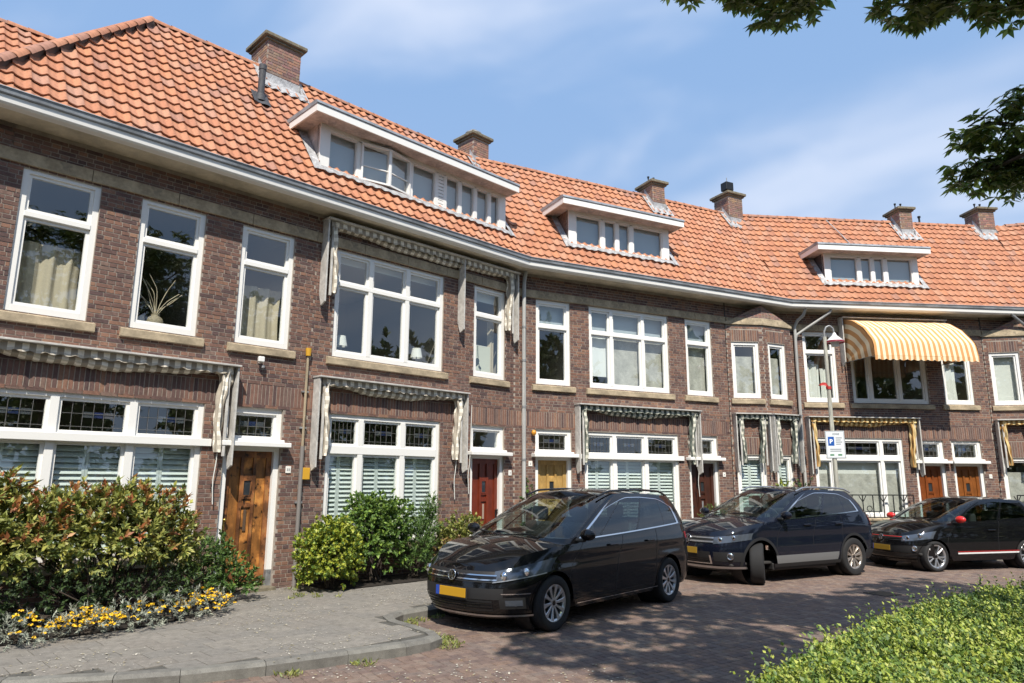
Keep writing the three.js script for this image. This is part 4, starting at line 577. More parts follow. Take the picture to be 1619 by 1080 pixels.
// --- neighbouring roof set back behind the hip
{ const N = thing('neighbouring_house', 'set-back neighbouring house with orange tiled roof behind the hip tiles', 'house'); const f = face(...pt(FA, -9, -1.97), FA.a), q = shifted(f, 0); N.position.set(q.P[0], 0, q.P[1]); N.rotation.y = q.a;
  const H = { g: N, f: q, tiles: [], bricks: [], holes: [], soldiers: [], skip: [], roof: subgroup('roof', N), wall: subgroup('wall', N) }; for (const s of [0.9, 2.5]) { win(H, q, s, s + 0.93, WH0, WH1, { bars: [BAR] }); win(H, q, s, s + 0.93, 0.8, 2.85, { bars: [2.3], inside: shut }); } wallFace(H, q, 0, 4.7, 0, SOFFIT, rectsOf(H, q), [[0, 4.7, ...SOLD]]); finishBricks(H); eaves(H, q, 0, 4.2); layTiles(H, q, () => 0.3, () => 6.6, 0.35, []); finishTiles(H); ridge(H, q, 0.3, 6.5); roofBody(H, q, 0, 6.6, 0, 6.6); part('wall_slab', new MB().box(0, 6.6, 0, SOFFIT + 0.1, -4, -1.9).geo(), M.cheekBrick, H.wall); }

// ---------------------------------------------------------------- things seen behind the panes
function inWindow(name, label, cat, f, s, h, n, grp) { const g = thing(name, label, cat, grp), p = pt(f, s, n); g.position.set(p[0], h, p[1]); g.rotation.y = f.a; return g; }
for (const [s, l] of [[1.2, 'small white-shaded table lamp at the pane beside the upper left jamb, over the folded awning'], [2.92, 'small white-shaded table lamp standing in the right pane of the wide upper window']]) { const g = inWindow('table_lamp', l, 'lamp', FA, s, WH0 + 0.0, -0.36, 'table lamps behind the wide window'); part('lamp_shade', new THREE.CylinderGeometry(0.085, 0.12, 0.19, 20, 1, true).translate(0, 0.36, 0), M.lace, g); part('lamp_base', new THREE.LatheGeometry([[0.07, 0.0], [0.07, 0.02], [0.02, 0.04], [0.035, 0.12], [0.012, 0.22], [0.012, 0.3]].map(([x, y]) => new THREE.Vector2(x, y)), 14), M.galv, g); }
{ const g = inWindow('vase', 'beige ceramic vase with dry curly twigs in the tall middle window', 'vase', FA, -2.0, WH0 + 0.04, -0.3); part('vase_body', new THREE.LatheGeometry([[0.06, 0], [0.11, 0.05], [0.125, 0.13], [0.1, 0.2], [0.055, 0.235], [0.065, 0.26]].map(([x, y]) => new THREE.Vector2(x, y)), 18), std(0.45, 0.37, 0.25, 0.7, { map: rep(TX.stone, 5) }), g); const tw = []; for (let k = 0; k < 11; k++) { const a = R(0, 6.28), l = R(0.3, 0.75), sp = R(0.08, 0.36) * (k < 6 ? -1 : 1); tw.push(tube([[0, 0.2, 0], [sp * 0.25 + R(-0.03, 0.03), 0.2 + l * 0.35, R(-0.04, 0.04)], [sp * 0.6 + R(-0.05, 0.05), 0.2 + l * 0.68, R(-0.06, 0.06)], [sp + R(-0.05, 0.05), 0.2 + l, R(-0.05, 0.05)]], 0.006, 5, 12)); } part('twig', join(tw), std(0.5, 0.42, 0.3, 0.8), g); const j = inWindow('stoneware_jar', 'small stoneware jar beside the twig vase in the tall window', 'jar', FA, -2.22, WH0 + 0.04, -0.28); part('jar_body', new THREE.LatheGeometry([[0.05, 0], [0.075, 0.04], [0.08, 0.12], [0.055, 0.18], [0.06, 0.2]].map(([x, y]) => new THREE.Vector2(x, y)), 16), std(0.4, 0.36, 0.3, 0.7, { map: rep(TX.stone, 6) }), j); }
{ const g = inWindow('picture_board', 'pale picture board with a black plant drawing leaning in upper window', 'picture', FA, 4.5, WH0 + 0.1, -0.24); const cv = document.createElement('canvas'); cv.width = 128; cv.height = 128; const x = cv.getContext('2d'); x.fillStyle = '#cfcfc0'; x.fillRect(0, 0, 128, 128); x.strokeStyle = '#26302c'; x.fillStyle = '#26302c'; x.lineWidth = 4; x.beginPath(); x.moveTo(52, 0); x.quadraticCurveTo(50, 60, 70, 118); x.stroke(); for (const [a, b, c, d] of [[20, 52, 17, 9], [45, 78, 14, 22], [28, 70, 9, 12], [66, 100, 10, 6]]) { x.beginPath(); x.ellipse(a, b, c, d, 0.6, 0, 6.3); x.fill(); } const t = new THREE.CanvasTexture(cv); t.colorSpace = THREE.SRGBColorSpace; part('board', rbox(0.62, 0.62, 0.012, 0.003, 0, 0.31, 0), M.cloth, g); const q = new THREE.PlaneGeometry(0.61, 0.61); q.translate(0, 0.31, 0.008); part('drawing', q, new THREE.MeshStandardMaterial({ map: t, roughness: 0.8 }), g); }

// ---------------------------------------------------------------- ground, pavement, kerb, road
structure('ground', new THREE.PlaneGeometry(600, 600).rotateX(-Math.PI / 2).translate(0, -0.03, 0), std(0.15, 0.115, 0.10, 0.95, { map: rep(TX.pave, 200) }), 'paved ground reaching the horizon', 'ground');
const KERB = [[-14, -3.6], [-9, -5.0], [-6, -5.86], [-4.24, -6.28], [-3.4, -6.46], [-2.9, -6.62], [-2.26, -6.95], [-1.6, -7.38], [-1.08, -7.72], [-0.86, -7.92], [-0.76, -8.13], [-0.84, -8.36], [-1.09, -8.68], [-1.36, -8.98], [-1.46, -9.22], [-1.38, -9.48], [-0.99, -9.92], ...[0.2, 1.8, 3.6].map((s) => pt(FA, s + 2.0, 2.85)), pt(FC, 1.2, 2.25), pt(FC, 4, 2.2), pt(FC, 7.2, 2.2), pt(FD, 1, 2.35), pt(FD, 4, 2.35), pt(FD, 9, 2.35)];
const inPoly = (poly, x, z) => { let c = false; for (let i = 0, j = poly.length - 1; i < poly.length; j = i++) { const [a, b] = poly[i], [p, q] = poly[j]; if ((b > z) !== (q > z) && x < (p - a) * (z - b) / (q - b) + a) c = !c; } return c; };
const WALLS = [pt(FD, 9, -0.15), pt(FD, 0, -0.15), pt(FC, 0, -0.15), pt(FA, -4.4, -0.15), pt(FA, -12, -0.15)];
const PAVE = [...KERB, ...WALLS];
const flat = (poly, y) => { const g = new THREE.ShapeGeometry(new THREE.Shape(poly.map(([x, z]) => new THREE.Vector2(x, -z)))); g.rotateX(-Math.PI / 2); g.translate(0, y, 0); return boxUV(g.toNonIndexed()); };
// slabs, 30 x 30 cm, half-bond, laid along the first front
{
  const root = new THREE.Group(); root.name = 'pavement'; root.userData = { kind: 'structure' }; scene.add(root);
  part('bedding', flat(PAVE, 0.090), std(0.13, 0.125, 0.115, 0.95, { map: pave1 }), root);
  const cols = [[0.335, 0.31, 0.283], [0.32, 0.297, 0.275], [0.352, 0.325, 0.297], [0.328, 0.30, 0.274], [0.31, 0.29, 0.27]], mats = cols.map((c, i) => std(...c, 0.92, { map: rep(TX.pave, 1.7 + i * 0.21), bumpMap: rep(TX.grain, 6), bumpScale: 0.003 })), S = 0.3;
  const geos = [0, 1, 2, 3].map((k) => { const g = rbox(S - 0.006, 0.05, S - 0.006, 0.004, 0, 0, 0); const uv = g.attributes.uv; for (let i = 0; i < uv.count; i++) uv.setXY(i, uv.getX(i) + k * 0.37, uv.getY(i) + k * 0.61); return g; });
  const list = [];
  for (let j = 0; j < 26; j++) for (let i = -40; i < 80; i++) { const s = i * S + (j % 2) * S / 2 - 3, n = 0.15 + j * S, p = pt(FA, s, n); let ok = true; for (const [a, b] of [[-1, -1], [1, -1], [1, 1], [-1, 1]]) { const q = pt(FA, s + a * S * 0.5, n + b * S * 0.5); if (!inPoly(PAVE, q[0], q[1])) ok = false; } if (ok && p[0] > -8 && p[0] < 9) list.push([p[0], p[1]]); }
  list.sort((a, b) => Math.hypot(...a) - Math.hypot(...b)); const vis = list.filter(([x, z]) => Math.abs(x / z) < 0.78), solo = new Set(vis.slice(0, 300)), rest = cols.map(() => []);
  for (const p of list) { const k = Math.floor(rnd() * 5), y = 0.075 + R(-0.0015, 0.0025), t = R(-0.004, 0.004); if (solo.has(p)) { const m = part('paving_slab', geos[Math.floor(rnd() * 4)], mats[k], root); m.position.set(p[0], y, p[1]); m.rotation.set(t, FA.a, R(-0.004, 0.004), 'YXZ'); } else { const g = geos[Math.floor(rnd() * 4)].clone(); g.rotateY(FA.a); g.translate(p[0], y, p[1]); rest[k].push(g); } }
  rest.forEach((l, k) => { if (l.length) { const m = part('paving', mergeGeometries(l), mats[k], root); m.userData.kind = 'stuff'; } });
  // kerb stones
  const km = [std(0.28, 0.27, 0.25, 0.9, { map: pave1, bumpMap: grain2, bumpScale: 0.004 }), std(0.25, 0.24, 0.225, 0.9, { map: pave1, bumpMap: grain2, bumpScale: 0.004 })];
  const kr = new THREE.Group(); kr.name = 'kerb'; kr.userData = { kind: 'structure' }; scene.add(kr);
  let pts = []; for (let i = 0; i < KERB.length - 1; i++) { const [a, b] = KERB[i], [c, d] = KERB[i + 1], L = Math.hypot(c - a, d - b), n = Math.max(1, Math.round(L / 0.85)); for (let k = 0; k < n; k++) pts.push([a + (c - a) * k / n, b + (d - b) * k / n]); } pts.push(KERB[KERB.length - 1]);
  const nrm = pts.map((p, i) => { const a = pts[Math.max(0, i - 1)], b = pts[Math.min(pts.length - 1, i + 1)], dx = b[0] - a[0], dz = b[1] - a[1], l = Math.hypot(dx, dz); return [-dz / l, dx / l]; });
  for (let i = 0; i < pts.length - 1; i++) { const q = (k, o) => [pts[k][0] - nrm[k][0] * o, pts[k][1] - nrm[k][1] * o], gap = 0.004, mix = (u, v, t) => [u[0] + (v[0] - u[0]) * t, u[1] + (v[1] - u[1]) * t], t0 = gap, t1 = 1 - gap, A0 = mix(q(i, -0.015), q(i + 1, -0.015), t0), A1 = mix(q(i, -0.015), q(i + 1, -0.015), t1), B0 = mix(q(i, 0.13), q(i + 1, 0.13), t0), B1 = mix(q(i, 0.13), q(i + 1, 0.13), t1), C0 = mix(q(i, 0.02), q(i + 1, 0.02), t0), C1 = mix(q(i, 0.02), q(i + 1, 0.02), t1), y = 0.112 + R(-0.002, 0.002), v = (p, h) => [p[0], h, p[1]];
    const mb = new MB().quad(v(A0, -0.03), v(A1, -0.03), v(A1, y - 0.03), v(A0, y - 0.03)).quad(v(A0, y - 0.03), v(A1, y - 0.03), v(C1, y), v(C0, y)).quad(v(C0, y), v(C1, y), v(B1, y), v(B0, y)).quad(v(B1, -0.03), v(B0, -0.03), v(B0, y), v(B1, y)).quad(v(A0, -0.03), v(A0, y - 0.03), v(C0, y), v(B0, y)).quad(v(A1, -0.03), v(B1, y), v(C1, y), v(A1, y - 0.03)); part('kerb_stone', mb.geo(), km[i % 2], kr); }
}
// clinker road in herringbone bond
{
  const road = new THREE.Group(); road.name = 'road'; road.userData = { kind: 'structure' }; scene.add(road);
  part('joint_sand', new THREE.PlaneGeometry(44, 34).rotateX(-Math.PI / 2).translate(6, -0.007, -8), std(0.17, 0.13, 0.105, 0.95, { map: rep(TX.pave, 30, 24), bumpMap: rep(TX.grain, 90, 70), bumpScale: 0.004 }), road);
  const cols = [[0.295, 0.205, 0.172], [0.265, 0.185, 0.162], [0.325, 0.235, 0.198], [0.235, 0.168, 0.152], [0.31, 0.21, 0.168], [0.28, 0.213, 0.19], [0.35, 0.262, 0.22]], mat = std(1, 1, 1, 0.9, { vertexColors: true, map: rep(TX.pave, 3.3), bumpMap: rep(TX.grain, 7), bumpScale: 0.004 });
  const U = 0.102, ang = rad(33), ca = Math.cos(ang), sa = Math.sin(ang), list = [];
  for (let i = -160; i < 260; i++) for (let j = -220; j < 60; j++) { const m = (((i - j) % 4) + 4) % 4; if (m !== 0 && m !== 3) continue; const u = (i + (m === 0 ? 1 : 0.5)) * U, v = (j + (m === 0 ? 0.5 : 1)) * U, x = u * ca + v * sa, z = -u * sa + v * ca; const d = -z; if (d < 5.3 || d > 20 || x / d > 0.82 || x / d < -0.62) continue; if (inPoly(KERB.concat([[30, -30], [-30, -30]]), x, z)) continue; list.push([x, z, m === 0 ? 0 : 1, Math.hypot(x, z)]); }
  const chamf = (c) => { const w = U * 2 - 0.007, d = U - 0.007, b = 0.005, P = (x, y, z) => [x, y, z], mb = new MB(), o = [[-w / 2, d / 2], [w / 2, d / 2], [w / 2, -d / 2], [-w / 2, -d / 2]], t = o.map(([x, z]) => [x - Math.sign(x) * b, z - Math.sign(z) * b]); mb.quad(...t.map(([x, z]) => P(x, 0, z)), c); for (let k = 0; k < 4; k++) { const n = (k + 1) % 4; mb.quad(P(o[k][0], -b, o[k][1]), P(o[n][0], -b, o[n][1]), P(t[n][0], 0, t[n][1]), P(t[k][0], 0, t[k][1]), c); mb.quad(P(o[k][0], -0.02, o[k][1]), P(o[n][0], -0.02, o[n][1]), P(o[n][0], -b, o[n][1]), P(o[k][0], -b, o[k][1]), c); } return mb.geo(); };
  const geos = cols.map(chamf); list.sort((a, b) => a[3] - b[3]); const rest = []; let n = 0;
  for (const [x, z, o] of list) { const k = Math.floor(Math.pow(rnd(), 1.2) * 7), y = R(-0.002, 0.0015) + 0.004 * perlin.noise(x * 0.9, z * 0.9, 3), ry = ang + o * Math.PI / 2 + R(-0.012, 0.012); if (n < 300) { n++; const m = part('paving_brick', geos[k], mat, road); m.position.set(x, y, z); m.rotation.y = ry; } else { const g = geos[k].clone(); g.rotateY(ry); g.translate(x, y, z); rest.push(g); } }
  const m = part('brick_paving', mergeGeometries(rest), mat, road); m.userData.kind = 'stuff';
  const gr = part('drain_grate', rbox(0.4, 0.02, 0.4, 0.004), M.iron, road); gr.position.set(6.0, 0.0, -11.9); gr.rotation.y = 0.4;
}
// planting beds and lawn under the hedge and trees
structure('flower_bed', flat([pt(FA, -7, 0.02), pt(FA, -1.05, 0.02), pt(FA, -1.02, 0.95), pt(FA, -1.7, 1.5), pt(FA, -2.4, 1.72), pt(FA, -4, 1.75), pt(FA, -7, 1.75)], 0.112), std(0.05, 0.038, 0.028, 0.95, { map: rep(TX.stone, 3), bumpMap: rep(TX.grain, 4), bumpScale: 0.03 }), 'dark soil bed along the front of the house', 'soil');
structure('flower_bed_001', flat([pt(FA, 0.5, 0.02), pt(FA, 3.95, 0.02), pt(FA, 3.95, 0.75), pt(FA, 3.0, 0.95), pt(FA, 0.6, 0.9)], 0.112), std(0.05, 0.038, 0.028, 0.95, { map: rep(TX.stone, 3), bumpMap: rep(TX.grain, 4), bumpScale: 0.03 }), 'dark soil bed beneath the shuttered window', 'soil');
structure('lawn', flat([[1.2, 14], [1.35, -3.2], [2.0, -4.6], [3.4, -6.0], [5.4, -7.3], [9, -9.2], [40, -20], [60, 20], [30, 60], [-40, 60], [-40, 8], [-6, 6]], 0.02), std(0.07, 0.105, 0.03, 0.95, { map: rep(TX.stone, 2), bumpMap: rep(TX.grain, 3), bumpScale: 0.03 }), 'lawn of the green across the street', 'lawn');

// ---------------------------------------------------------------- parked cars
const paint = (r, g, b) => new THREE.MeshPhysicalMaterial({ color: lin(r, g, b), roughness: 0.5, metalness: 0, specularIntensity: 0.15, clearcoat: 1, clearcoatRoughness: 0.015 });
const CM = {
  black: paint(0.003, 0.003, 0.004), blue: paint(0.004, 0.006, 0.014), gloss: paint(0.005, 0.005, 0.006),
  glass: new THREE.MeshPhysicalMaterial({ color: lin(0.62, 0.72, 0.70), roughness: 0, transmission: 1, thickness: 0, ior: 1.7 }),
  privacy: new THREE.MeshPhysicalMaterial({ color: lin(0.10, 0.12, 0.13), roughness: 0, transmission: 1, thickness: 0, ior: 1.7 }),
  trim: std(0.014, 0.014, 0.015, 0.6), grey: std(0.15, 0.15, 0.15, 0.55), chrome: std(0.72, 0.73, 0.75, 0.12, { metalness: 1 }), alu: std(0.55, 0.56, 0.58, 0.28, { metalness: 0.85 }), bronze: std(0.52, 0.46, 0.40, 0.3, { metalness: 0.8 }),
  tyre: std(0.016, 0.016, 0.017, 0.85, { bumpMap: rep(TX.grain, 3), bumpScale: 0.002 }), lens: new THREE.MeshPhysicalMaterial({ color: lin(0.09, 0.105, 0.13), roughness: 0.1, metalness: 0.35, clearcoat: 1, clearcoatRoughness: 0.02 }), bulb: std(0.8, 0.82, 0.85, 0.08, { metalness: 1 }),
  tail: new THREE.MeshPhysicalMaterial({ color: lin(0.34, 0.008, 0.008), roughness: 0.15, clearcoat: 1 }), red: new THREE.MeshPhysicalMaterial({ color: lin(0.62, 0.018, 0.014), roughness: 0.25, clearcoat: 1 }), white: std(0.75, 0.75, 0.75, 0.35), seat: std(0.035, 0.034, 0.034, 0.9), plate: std(0.46, 0.25, 0.012, 0.4), platDull: std(0.30, 0.18, 0.015, 0.5), eu: std(0.02, 0.06, 0.34, 0.4), plaster: std(0.4, 0.4, 0.4),
};
function makeCar(c, name, label) {
  const car = thing(name, label, 'car', 'cars parked along the kerb'), body = c.paint;
  // plan outline at height z: front quarter (p 0..1), side (1..2), rear quarter (2..3); returns [x, y-half]
  const outline = (S, p, z) => { const xf = interpS(S.xf, z), xr = interpS(S.xr, z), w = interpS(S.w, z), xs = xf - S.Lf, xe = xr + S.Lr; if (p <= 1) { const t = p * Math.PI / 2; return [xs + S.Lf * Math.pow(Math.cos(t), 2 / S.nf), w * Math.pow(Math.sin(t), 2 / S.nf)]; } if (p <= 2) return [lerp(xs, xe, p - 1), w]; const t = (3 - p) * Math.PI / 2; return [xe - S.Lr * Math.pow(Math.cos(t), 2 / S.nr), w * Math.pow(Math.sin(t), 2 / S.nr)]; };
  const LB = c.lower, GH = c.upper, [xF, xR] = [c.axF, c.axR], wr = c.wr, arch = wr + c.archGap;
  const archZ = (x, base) => { let z = base; for (const a of [xF, xR]) { const d = Math.abs(x - a); if (d < arch) z = Math.max(z, wr + Math.sqrt(arch * arch - d * d)); } return z; };
  const lowTop = (p) => { const [x] = outline(LB, p, interpS(c.top, outline(LB, p, 0.8)[0])); return interpS(c.top, x); };
  const lowBot = (p) => archZ(outline(LB, p, 0.5)[0], interp(c.bot, outline(LB, p, 0.5)[0]));
  const ps = []; for (let i = 0; i <= 200; i++) ps.push(i / 200 * 3);
  // fine stations at the wheel arches
  const pAtX = (S, x, z) => { let lo = 0, hi = 3; for (let k = 0; k < 40; k++) { const m = (lo + hi) / 2; if (outline(S, m, z)[0] > x) lo = m; else hi = m; } return (lo + hi) / 2; };
  for (const a of [xF, xR]) for (let k = -20; k <= 20; k++) { const th = k / 20 * Math.PI / 2; ps.push(pAtX(LB, a + arch * Math.sin(th) * 0.9999, 0.5)); } ps.sort((a, b) => a - b);
  const strip = (S, P, zl, zu, nv, off = 0, side = 1) => { const n = P.length - 1; return grid((u, v) => { const p = P[Math.round(u * n)], z = lerp(zl(p), zu(p), v), [x, y] = outline(S, p, z); if (!off) return [x, z, side * y]; const [xa, ya] = outline(S, Math.min(3, p + 0.01), z), [xb, yb] = outline(S, Math.max(0, p - 0.01), z); let nx = -(ya - yb), ny = (xa - xb), l = Math.hypot(nx, ny) || 1; nx = -nx / l; ny = -ny / l; return [x + nx * off, z, side * (y + ny * off)]; }, n, nv); };
  const both = (fn) => join([fn(1), flip(fn(-1))]); function flip(g) { const i = g.index.array; for (let k = 0; k < i.length; k += 3) { const t = i[k]; i[k] = i[k + 1]; i[k + 1] = t; } g.computeVertexNormals(); return g; }
  const span = (a, b, n = 24) => Array.from({ length: n + 1 }, (_, i) => a + (b - a) * i / n);
  const shell = [both((s) => strip(LB, ps, lowBot, lowTop, 12, 0, s))];
  // bonnet (cross lines between the two fender edges)
  const cowl = pAtX(LB, c.cowl, 0.9), hoodP = span(0, cowl, 44), crossFill = (P, edge, crown, nu = 24) => { const n = P.length - 1; return grid((u, v) => { const [x, z, y] = edge(P[Math.round(v * n)]), t = u * 2 - 1; return [x, z + crown(x) * (1 - t * t) * (1 - 0.25 * t * t), t * y]; }, nu, n); };
  const hoodEdge = (p) => { const z = lowTop(p), [x, y] = outline(LB, p, z); return [x, z, y]; };
  const hood = crossFill(hoodP, hoodEdge, (x) => interpS(c.crown, x)); part('bonnet', hood, body, car);
  // greenhouse
  const gTop = (p) => interpS(c.roof, outline(GH, p, c.roofZ)[0]), G0 = c.beltBase, wl = (p) => { const x = outline(GH, p, 1.1)[0]; return p < 1 ? c.cowlZ : interpS(c.belt, x); }, wu = (p) => gTop(p) - (p < 1 ? 0.05 : p > 2 ? 0.10 : interp([[1, c.header ?? 0.07], [1.5, 0.06], [2, 0.08]], p) + 0.16 * Math.pow(Math.max(0, 1 - (p - 1) / 0.26), 2) + 0.13 * Math.pow(Math.max(0, 1 - (2 - p) / 0.22), 2));
  const zones = c.windows; // [p0, p1, kind]
  const cuts = [...new Set([0, 3, ...zones.flatMap(([a, b]) => [a, b])])].sort((a, b) => a - b), upper = [], glassParts = [];
  for (let i = 0; i < cuts.length - 1; i++) { const a = cuts[i], b = cuts[i + 1], P = span(a, b, Math.max(4, Math.round((b - a) * 40))), z = zones.find(([q, r]) => q <= a + 1e-6 && r >= b - 1e-6); const lo = z?.[3] ? z[3](P) : wl; upper.push(both((s) => strip(GH, P, () => G0, lo, 3, 0, s)), both((s) => strip(GH, P, wu, gTop, 3, 0, s))); if (z) glassParts.push([z[2], z[4] ?? 'side_window', P, lo]); else upper.push(both((s) => strip(GH, P, wl, wu, 8, 0, s))); }
  const roofP = span(0, 3, 90); const roof = crossFill(roofP, (p) => { const z = gTop(p), [x, y] = outline(GH, p, z); return [x, z, y]; }, (x) => c.roofCrown);
  part('body', join(shell.concat(upper)), body, car); part('roof_panel', roof, c.roofMat ?? body, car);
  const rearDeck = grid((u, v) => { const p = lerp(cowl, 3, v), z = lowTop(p), [x, y] = outline(LB, p, z); return [x, z, (u * 2 - 1) * y]; }, 8, 40); part('shoulder', rearDeck, body, car);
  const front = glassParts.filter((g) => g[2][g[2].length - 1] <= 1.0001), rest = glassParts.filter((g) => !front.includes(g));
  for (const [k, nm, P, lo] of front) part('windscreen', both((s) => strip(GH, P, lo, wu, 10, 0, s)), CM.glass, car);
  for (const [k, nm, P, lo] of rest) for (const s of [-1, 1]) { const q = P[0] >= 2 && P[P.length - 1] >= 2.99; if (q && s > 0) continue; part(q ? 'rear_window' : 'side_window', q ? both((t) => strip(GH, P, lo, wu, 8, 0, t)) : strip(GH, P, lo, wu, 8, 0, s), k === 'dark' ? CM.privacy : CM.glass, car); }
  // seat rows, dash and floor so that the cabin is not empty
  const cab = []; for (const [x, z] of c.seats) for (const y of [-0.36, 0.36]) cab.push(rbox(0.16, 0.62, 0.46, 0.06, x, z + 0.3, y, 3), rbox(0.1, 0.2, 0.26, 0.045, x - 0.03, z + 0.72, y, 3), rbox(0.5, 0.16, 0.48, 0.06, x + 0.26, z, y, 3)); cab.push(rbox(0.5, 0.2, 1.36, 0.06, c.cowl - 0.28, c.cowlZ - 0.13, 0, 2), rbox(c.len * 0.86, 0.05, 1.5, 0.02, 0, 0.34, 0)); part('interior', join(cab), CM.seat, car);
  part('steering_wheel', new THREE.TorusGeometry(0.18, 0.018, 8, 24).rotateY(Math.PI / 2).rotateZ(-0.4).translate(c.cowl - 0.62, c.cowlZ - 0.02, -0.36), CM.seat, car);
  // dark underbody and wheel housings
  const ub = [rbox(c.len - 0.7, 0.14, LBw() * 1.3, 0.03, -0.05, 0.27, 0), rbox(c.axF - c.axR - 2 * arch - 0.02, 0.14, LBw() * 1.74, 0.03, 0, 0.27, 0)]; function LBw() { return interpS(LB.w, 0.4); } for (const a of [xF, xR]) for (const s of [-1, 1]) ub.push(new THREE.CylinderGeometry(arch, arch, 0.26, 30, 1, true, Math.PI / 2 - 1.75, 3.5).rotateX(Math.PI / 2).rotateZ(0).translate(a, wr, s * (LBw() - 0.25)), new THREE.CircleGeometry(arch, 28).translate(a, wr, s * (LBw() - 0.34))); part('underbody', join(ub), CM.trim, car);
  // wheel-arch lips
  const lip = (a, s) => grid((u, v) => { const th = lerp(-0.08, Math.PI + 0.08, u), r = arch + (c.lip ?? 0.012) * v, x = a + r * Math.cos(th), z = Math.max(0.2, wr + r * Math.sin(th)), p = pAtX(LB, x, z), [xx, y] = outline(LB, p, z); return [x, z, s * (y + 0.006)]; }, 30, 1); part('arch_lip', join([xF, xR].flatMap((a) => [lip(a, -1), lip(a, 1)])), c.lipMat ?? body, car);
  // overlays on the skin
  const yp = (t, S = LB) => Math.asin(Math.pow(t, S.nf / 2)) / (Math.PI / 2);
  const over = (nm, mat, a, b, zl, zu, off = 0.006, sides = [-1, 1], n = 24, nv = 3, S = LB) => { const f = (z) => typeof z === 'function' ? z : () => z; return sides.length === 2 && a === 0 ? [part(nm, both((s) => strip(S, span(a, b, n), f(zl), f(zu), nv, off, s)), mat, car)] : sides.map((s) => part(nm, strip(S, span(a, b, n), f(zl), f(zu), nv, off, s), mat, car)); };
  const api = { car, over, yp, outline, LB, GH, strip, span, both, pAtX, lowTop, lowBot, wl, wu, gTop, CM };
  // window surround
  if (c.surround) { const P0 = 1.0, P1 = c.surround[1]; const th = c.surround[0]; for (const s of [-1, 1]) part('window_trim', join([strip(GH, span(P0 + 0.005, P1, 60), (p) => wl(p) - th, wl, 1, 0.006, s), strip(GH, span(P0 + 0.005, P1, 60), wu, (p) => wu(p) + th * 0.7, 1, 0.006, s), strip(GH, span(P0 - 0.01, P0 + 0.02, 2), wl, wu, 10, 0.006, s), strip(GH, span(P1 - 0.02, P1, 2), wl, wu, 10, 0.006, s)]), CM.chrome, car); }
  // door gaps, handles, mirrors
  for (const s of [-1, 1]) { const gaps = []; for (const x of c.doorGaps) { const p = pAtX(LB, x, 0.8); gaps.push(strip(LB, [p - 0.0016, p + 0.0016], (q) => Math.max(lowBot(q), c.sillZ), lowTop, 10, 0.0012, s)); } gaps.push(strip(LB, span(pAtX(LB, c.doorGaps[0], 0.5), pAtX(LB, c.doorGaps[c.doorGaps.length - 1], 0.5), 30), () => c.sillZ - 0.003, () => c.sillZ + 0.003, 1, 0.0012, s)); part('door_gap', join(gaps), CM.trim, car);
    for (const x of c.handles) { const z = c.handleZ, p = pAtX(LB, x, z), [xx, y] = outline(LB, p, z); part('door_handle', rbox(0.2, 0.028, 0.03, 0.012, x, z, s * (y + 0.022), 2), c.handleMat ?? body, car); }
    const mz = c.mirror[1], mx = c.mirror[0], my = interpS(LB.w, 0.9) + 0.1; const mir = subgroup('wing_mirror', car); part('mirror_housing', join([new THREE.SphereGeometry(1, 20, 14).scale(0.07, 0.072, 0.115).translate(mx, mz + 0.055, s * my)]), c.mirrorMat ?? body, mir); part('mirror_foot', join([rbox(0.09, 0.045, 0.14, 0.02, mx + 0.02, mz - 0.015, s * (my - 0.1), 2)]), CM.trim, mir); }
  // wheels
  const tw = c.tw / 2, rr = c.rimR; const tyreG = new THREE.LatheGeometry([[rr, -tw * 0.82], [rr + 0.02, -tw], [wr - 0.03, -tw * 1.0], [wr - 0.006, -tw * 0.82], [wr, -tw * 0.5], [wr, tw * 0.5], [wr - 0.006, tw * 0.82], [wr - 0.03, tw], [rr + 0.02, tw], [rr, tw * 0.82]].map(([x, y]) => new THREE.Vector2(x, y)), 44).rotateX(Math.PI / 2);
  const rimG = []; rimG.push(new THREE.LatheGeometry([[rr - 0.035, -tw * 0.6], [rr - 0.03, tw * 0.55], [rr - 0.022, tw * 0.8], [rr + 0.006, tw * 0.86], [rr + 0.008, tw * 0.8]].map(([x, y]) => new THREE.Vector2(x, y)), 44).rotateX(Math.PI / 2));
  const spoke = (a, w0, w1, bend, z0, z1) => { const sh = new THREE.Shape(), r0 = 0.035, r1 = rr - 0.012; sh.moveTo(r0, -w0); sh.quadraticCurveTo((r0 + r1) / 2, -w0 * 0.7 + bend * 0.5, r1, -w1 + bend); sh.lineTo(r1, w1 + bend); sh.quadraticCurveTo((r0 + r1) / 2, w0 * 0.7 + bend * 0.5, r0, w0); const g = new THREE.ExtrudeGeometry(sh, { depth: 0.022, bevelEnabled: true, bevelSize: 0.004, bevelThickness: 0.004, bevelSegments: 1, curveSegments: 4 }); const p = g.attributes.position; for (let i = 0; i < p.count; i++) { const r = Math.hypot(p.getX(i), p.getY(i)); p.setZ(i, p.getZ(i) + lerp(z0, z1, clamp(r / rr, 0, 1))); } g.computeVertexNormals(); g.rotateZ(a); return g; };
  for (let k = 0; k < c.spokes; k++) { const a = k / c.spokes * 6.283; for (const b of c.spokeBends) rimG.push(spoke(a, c.spokeW[0], c.spokeW[1], b, tw * 0.42, tw * 0.62)); } rimG.push(new THREE.CylinderGeometry(0.052, 0.058, 0.03, 20).rotateX(Math.PI / 2).translate(0, 0, tw * 0.58));
  const rimM = join(rimG), disc = join([new THREE.CircleGeometry(rr - 0.03, 32).translate(0, 0, tw * 0.1), new THREE.RingGeometry(0.06, 0.13, 28).translate(0, 0, tw * 0.18)]), capG = new THREE.CircleGeometry(0.03, 18).translate(0, 0, tw * 0.58 + 0.017);
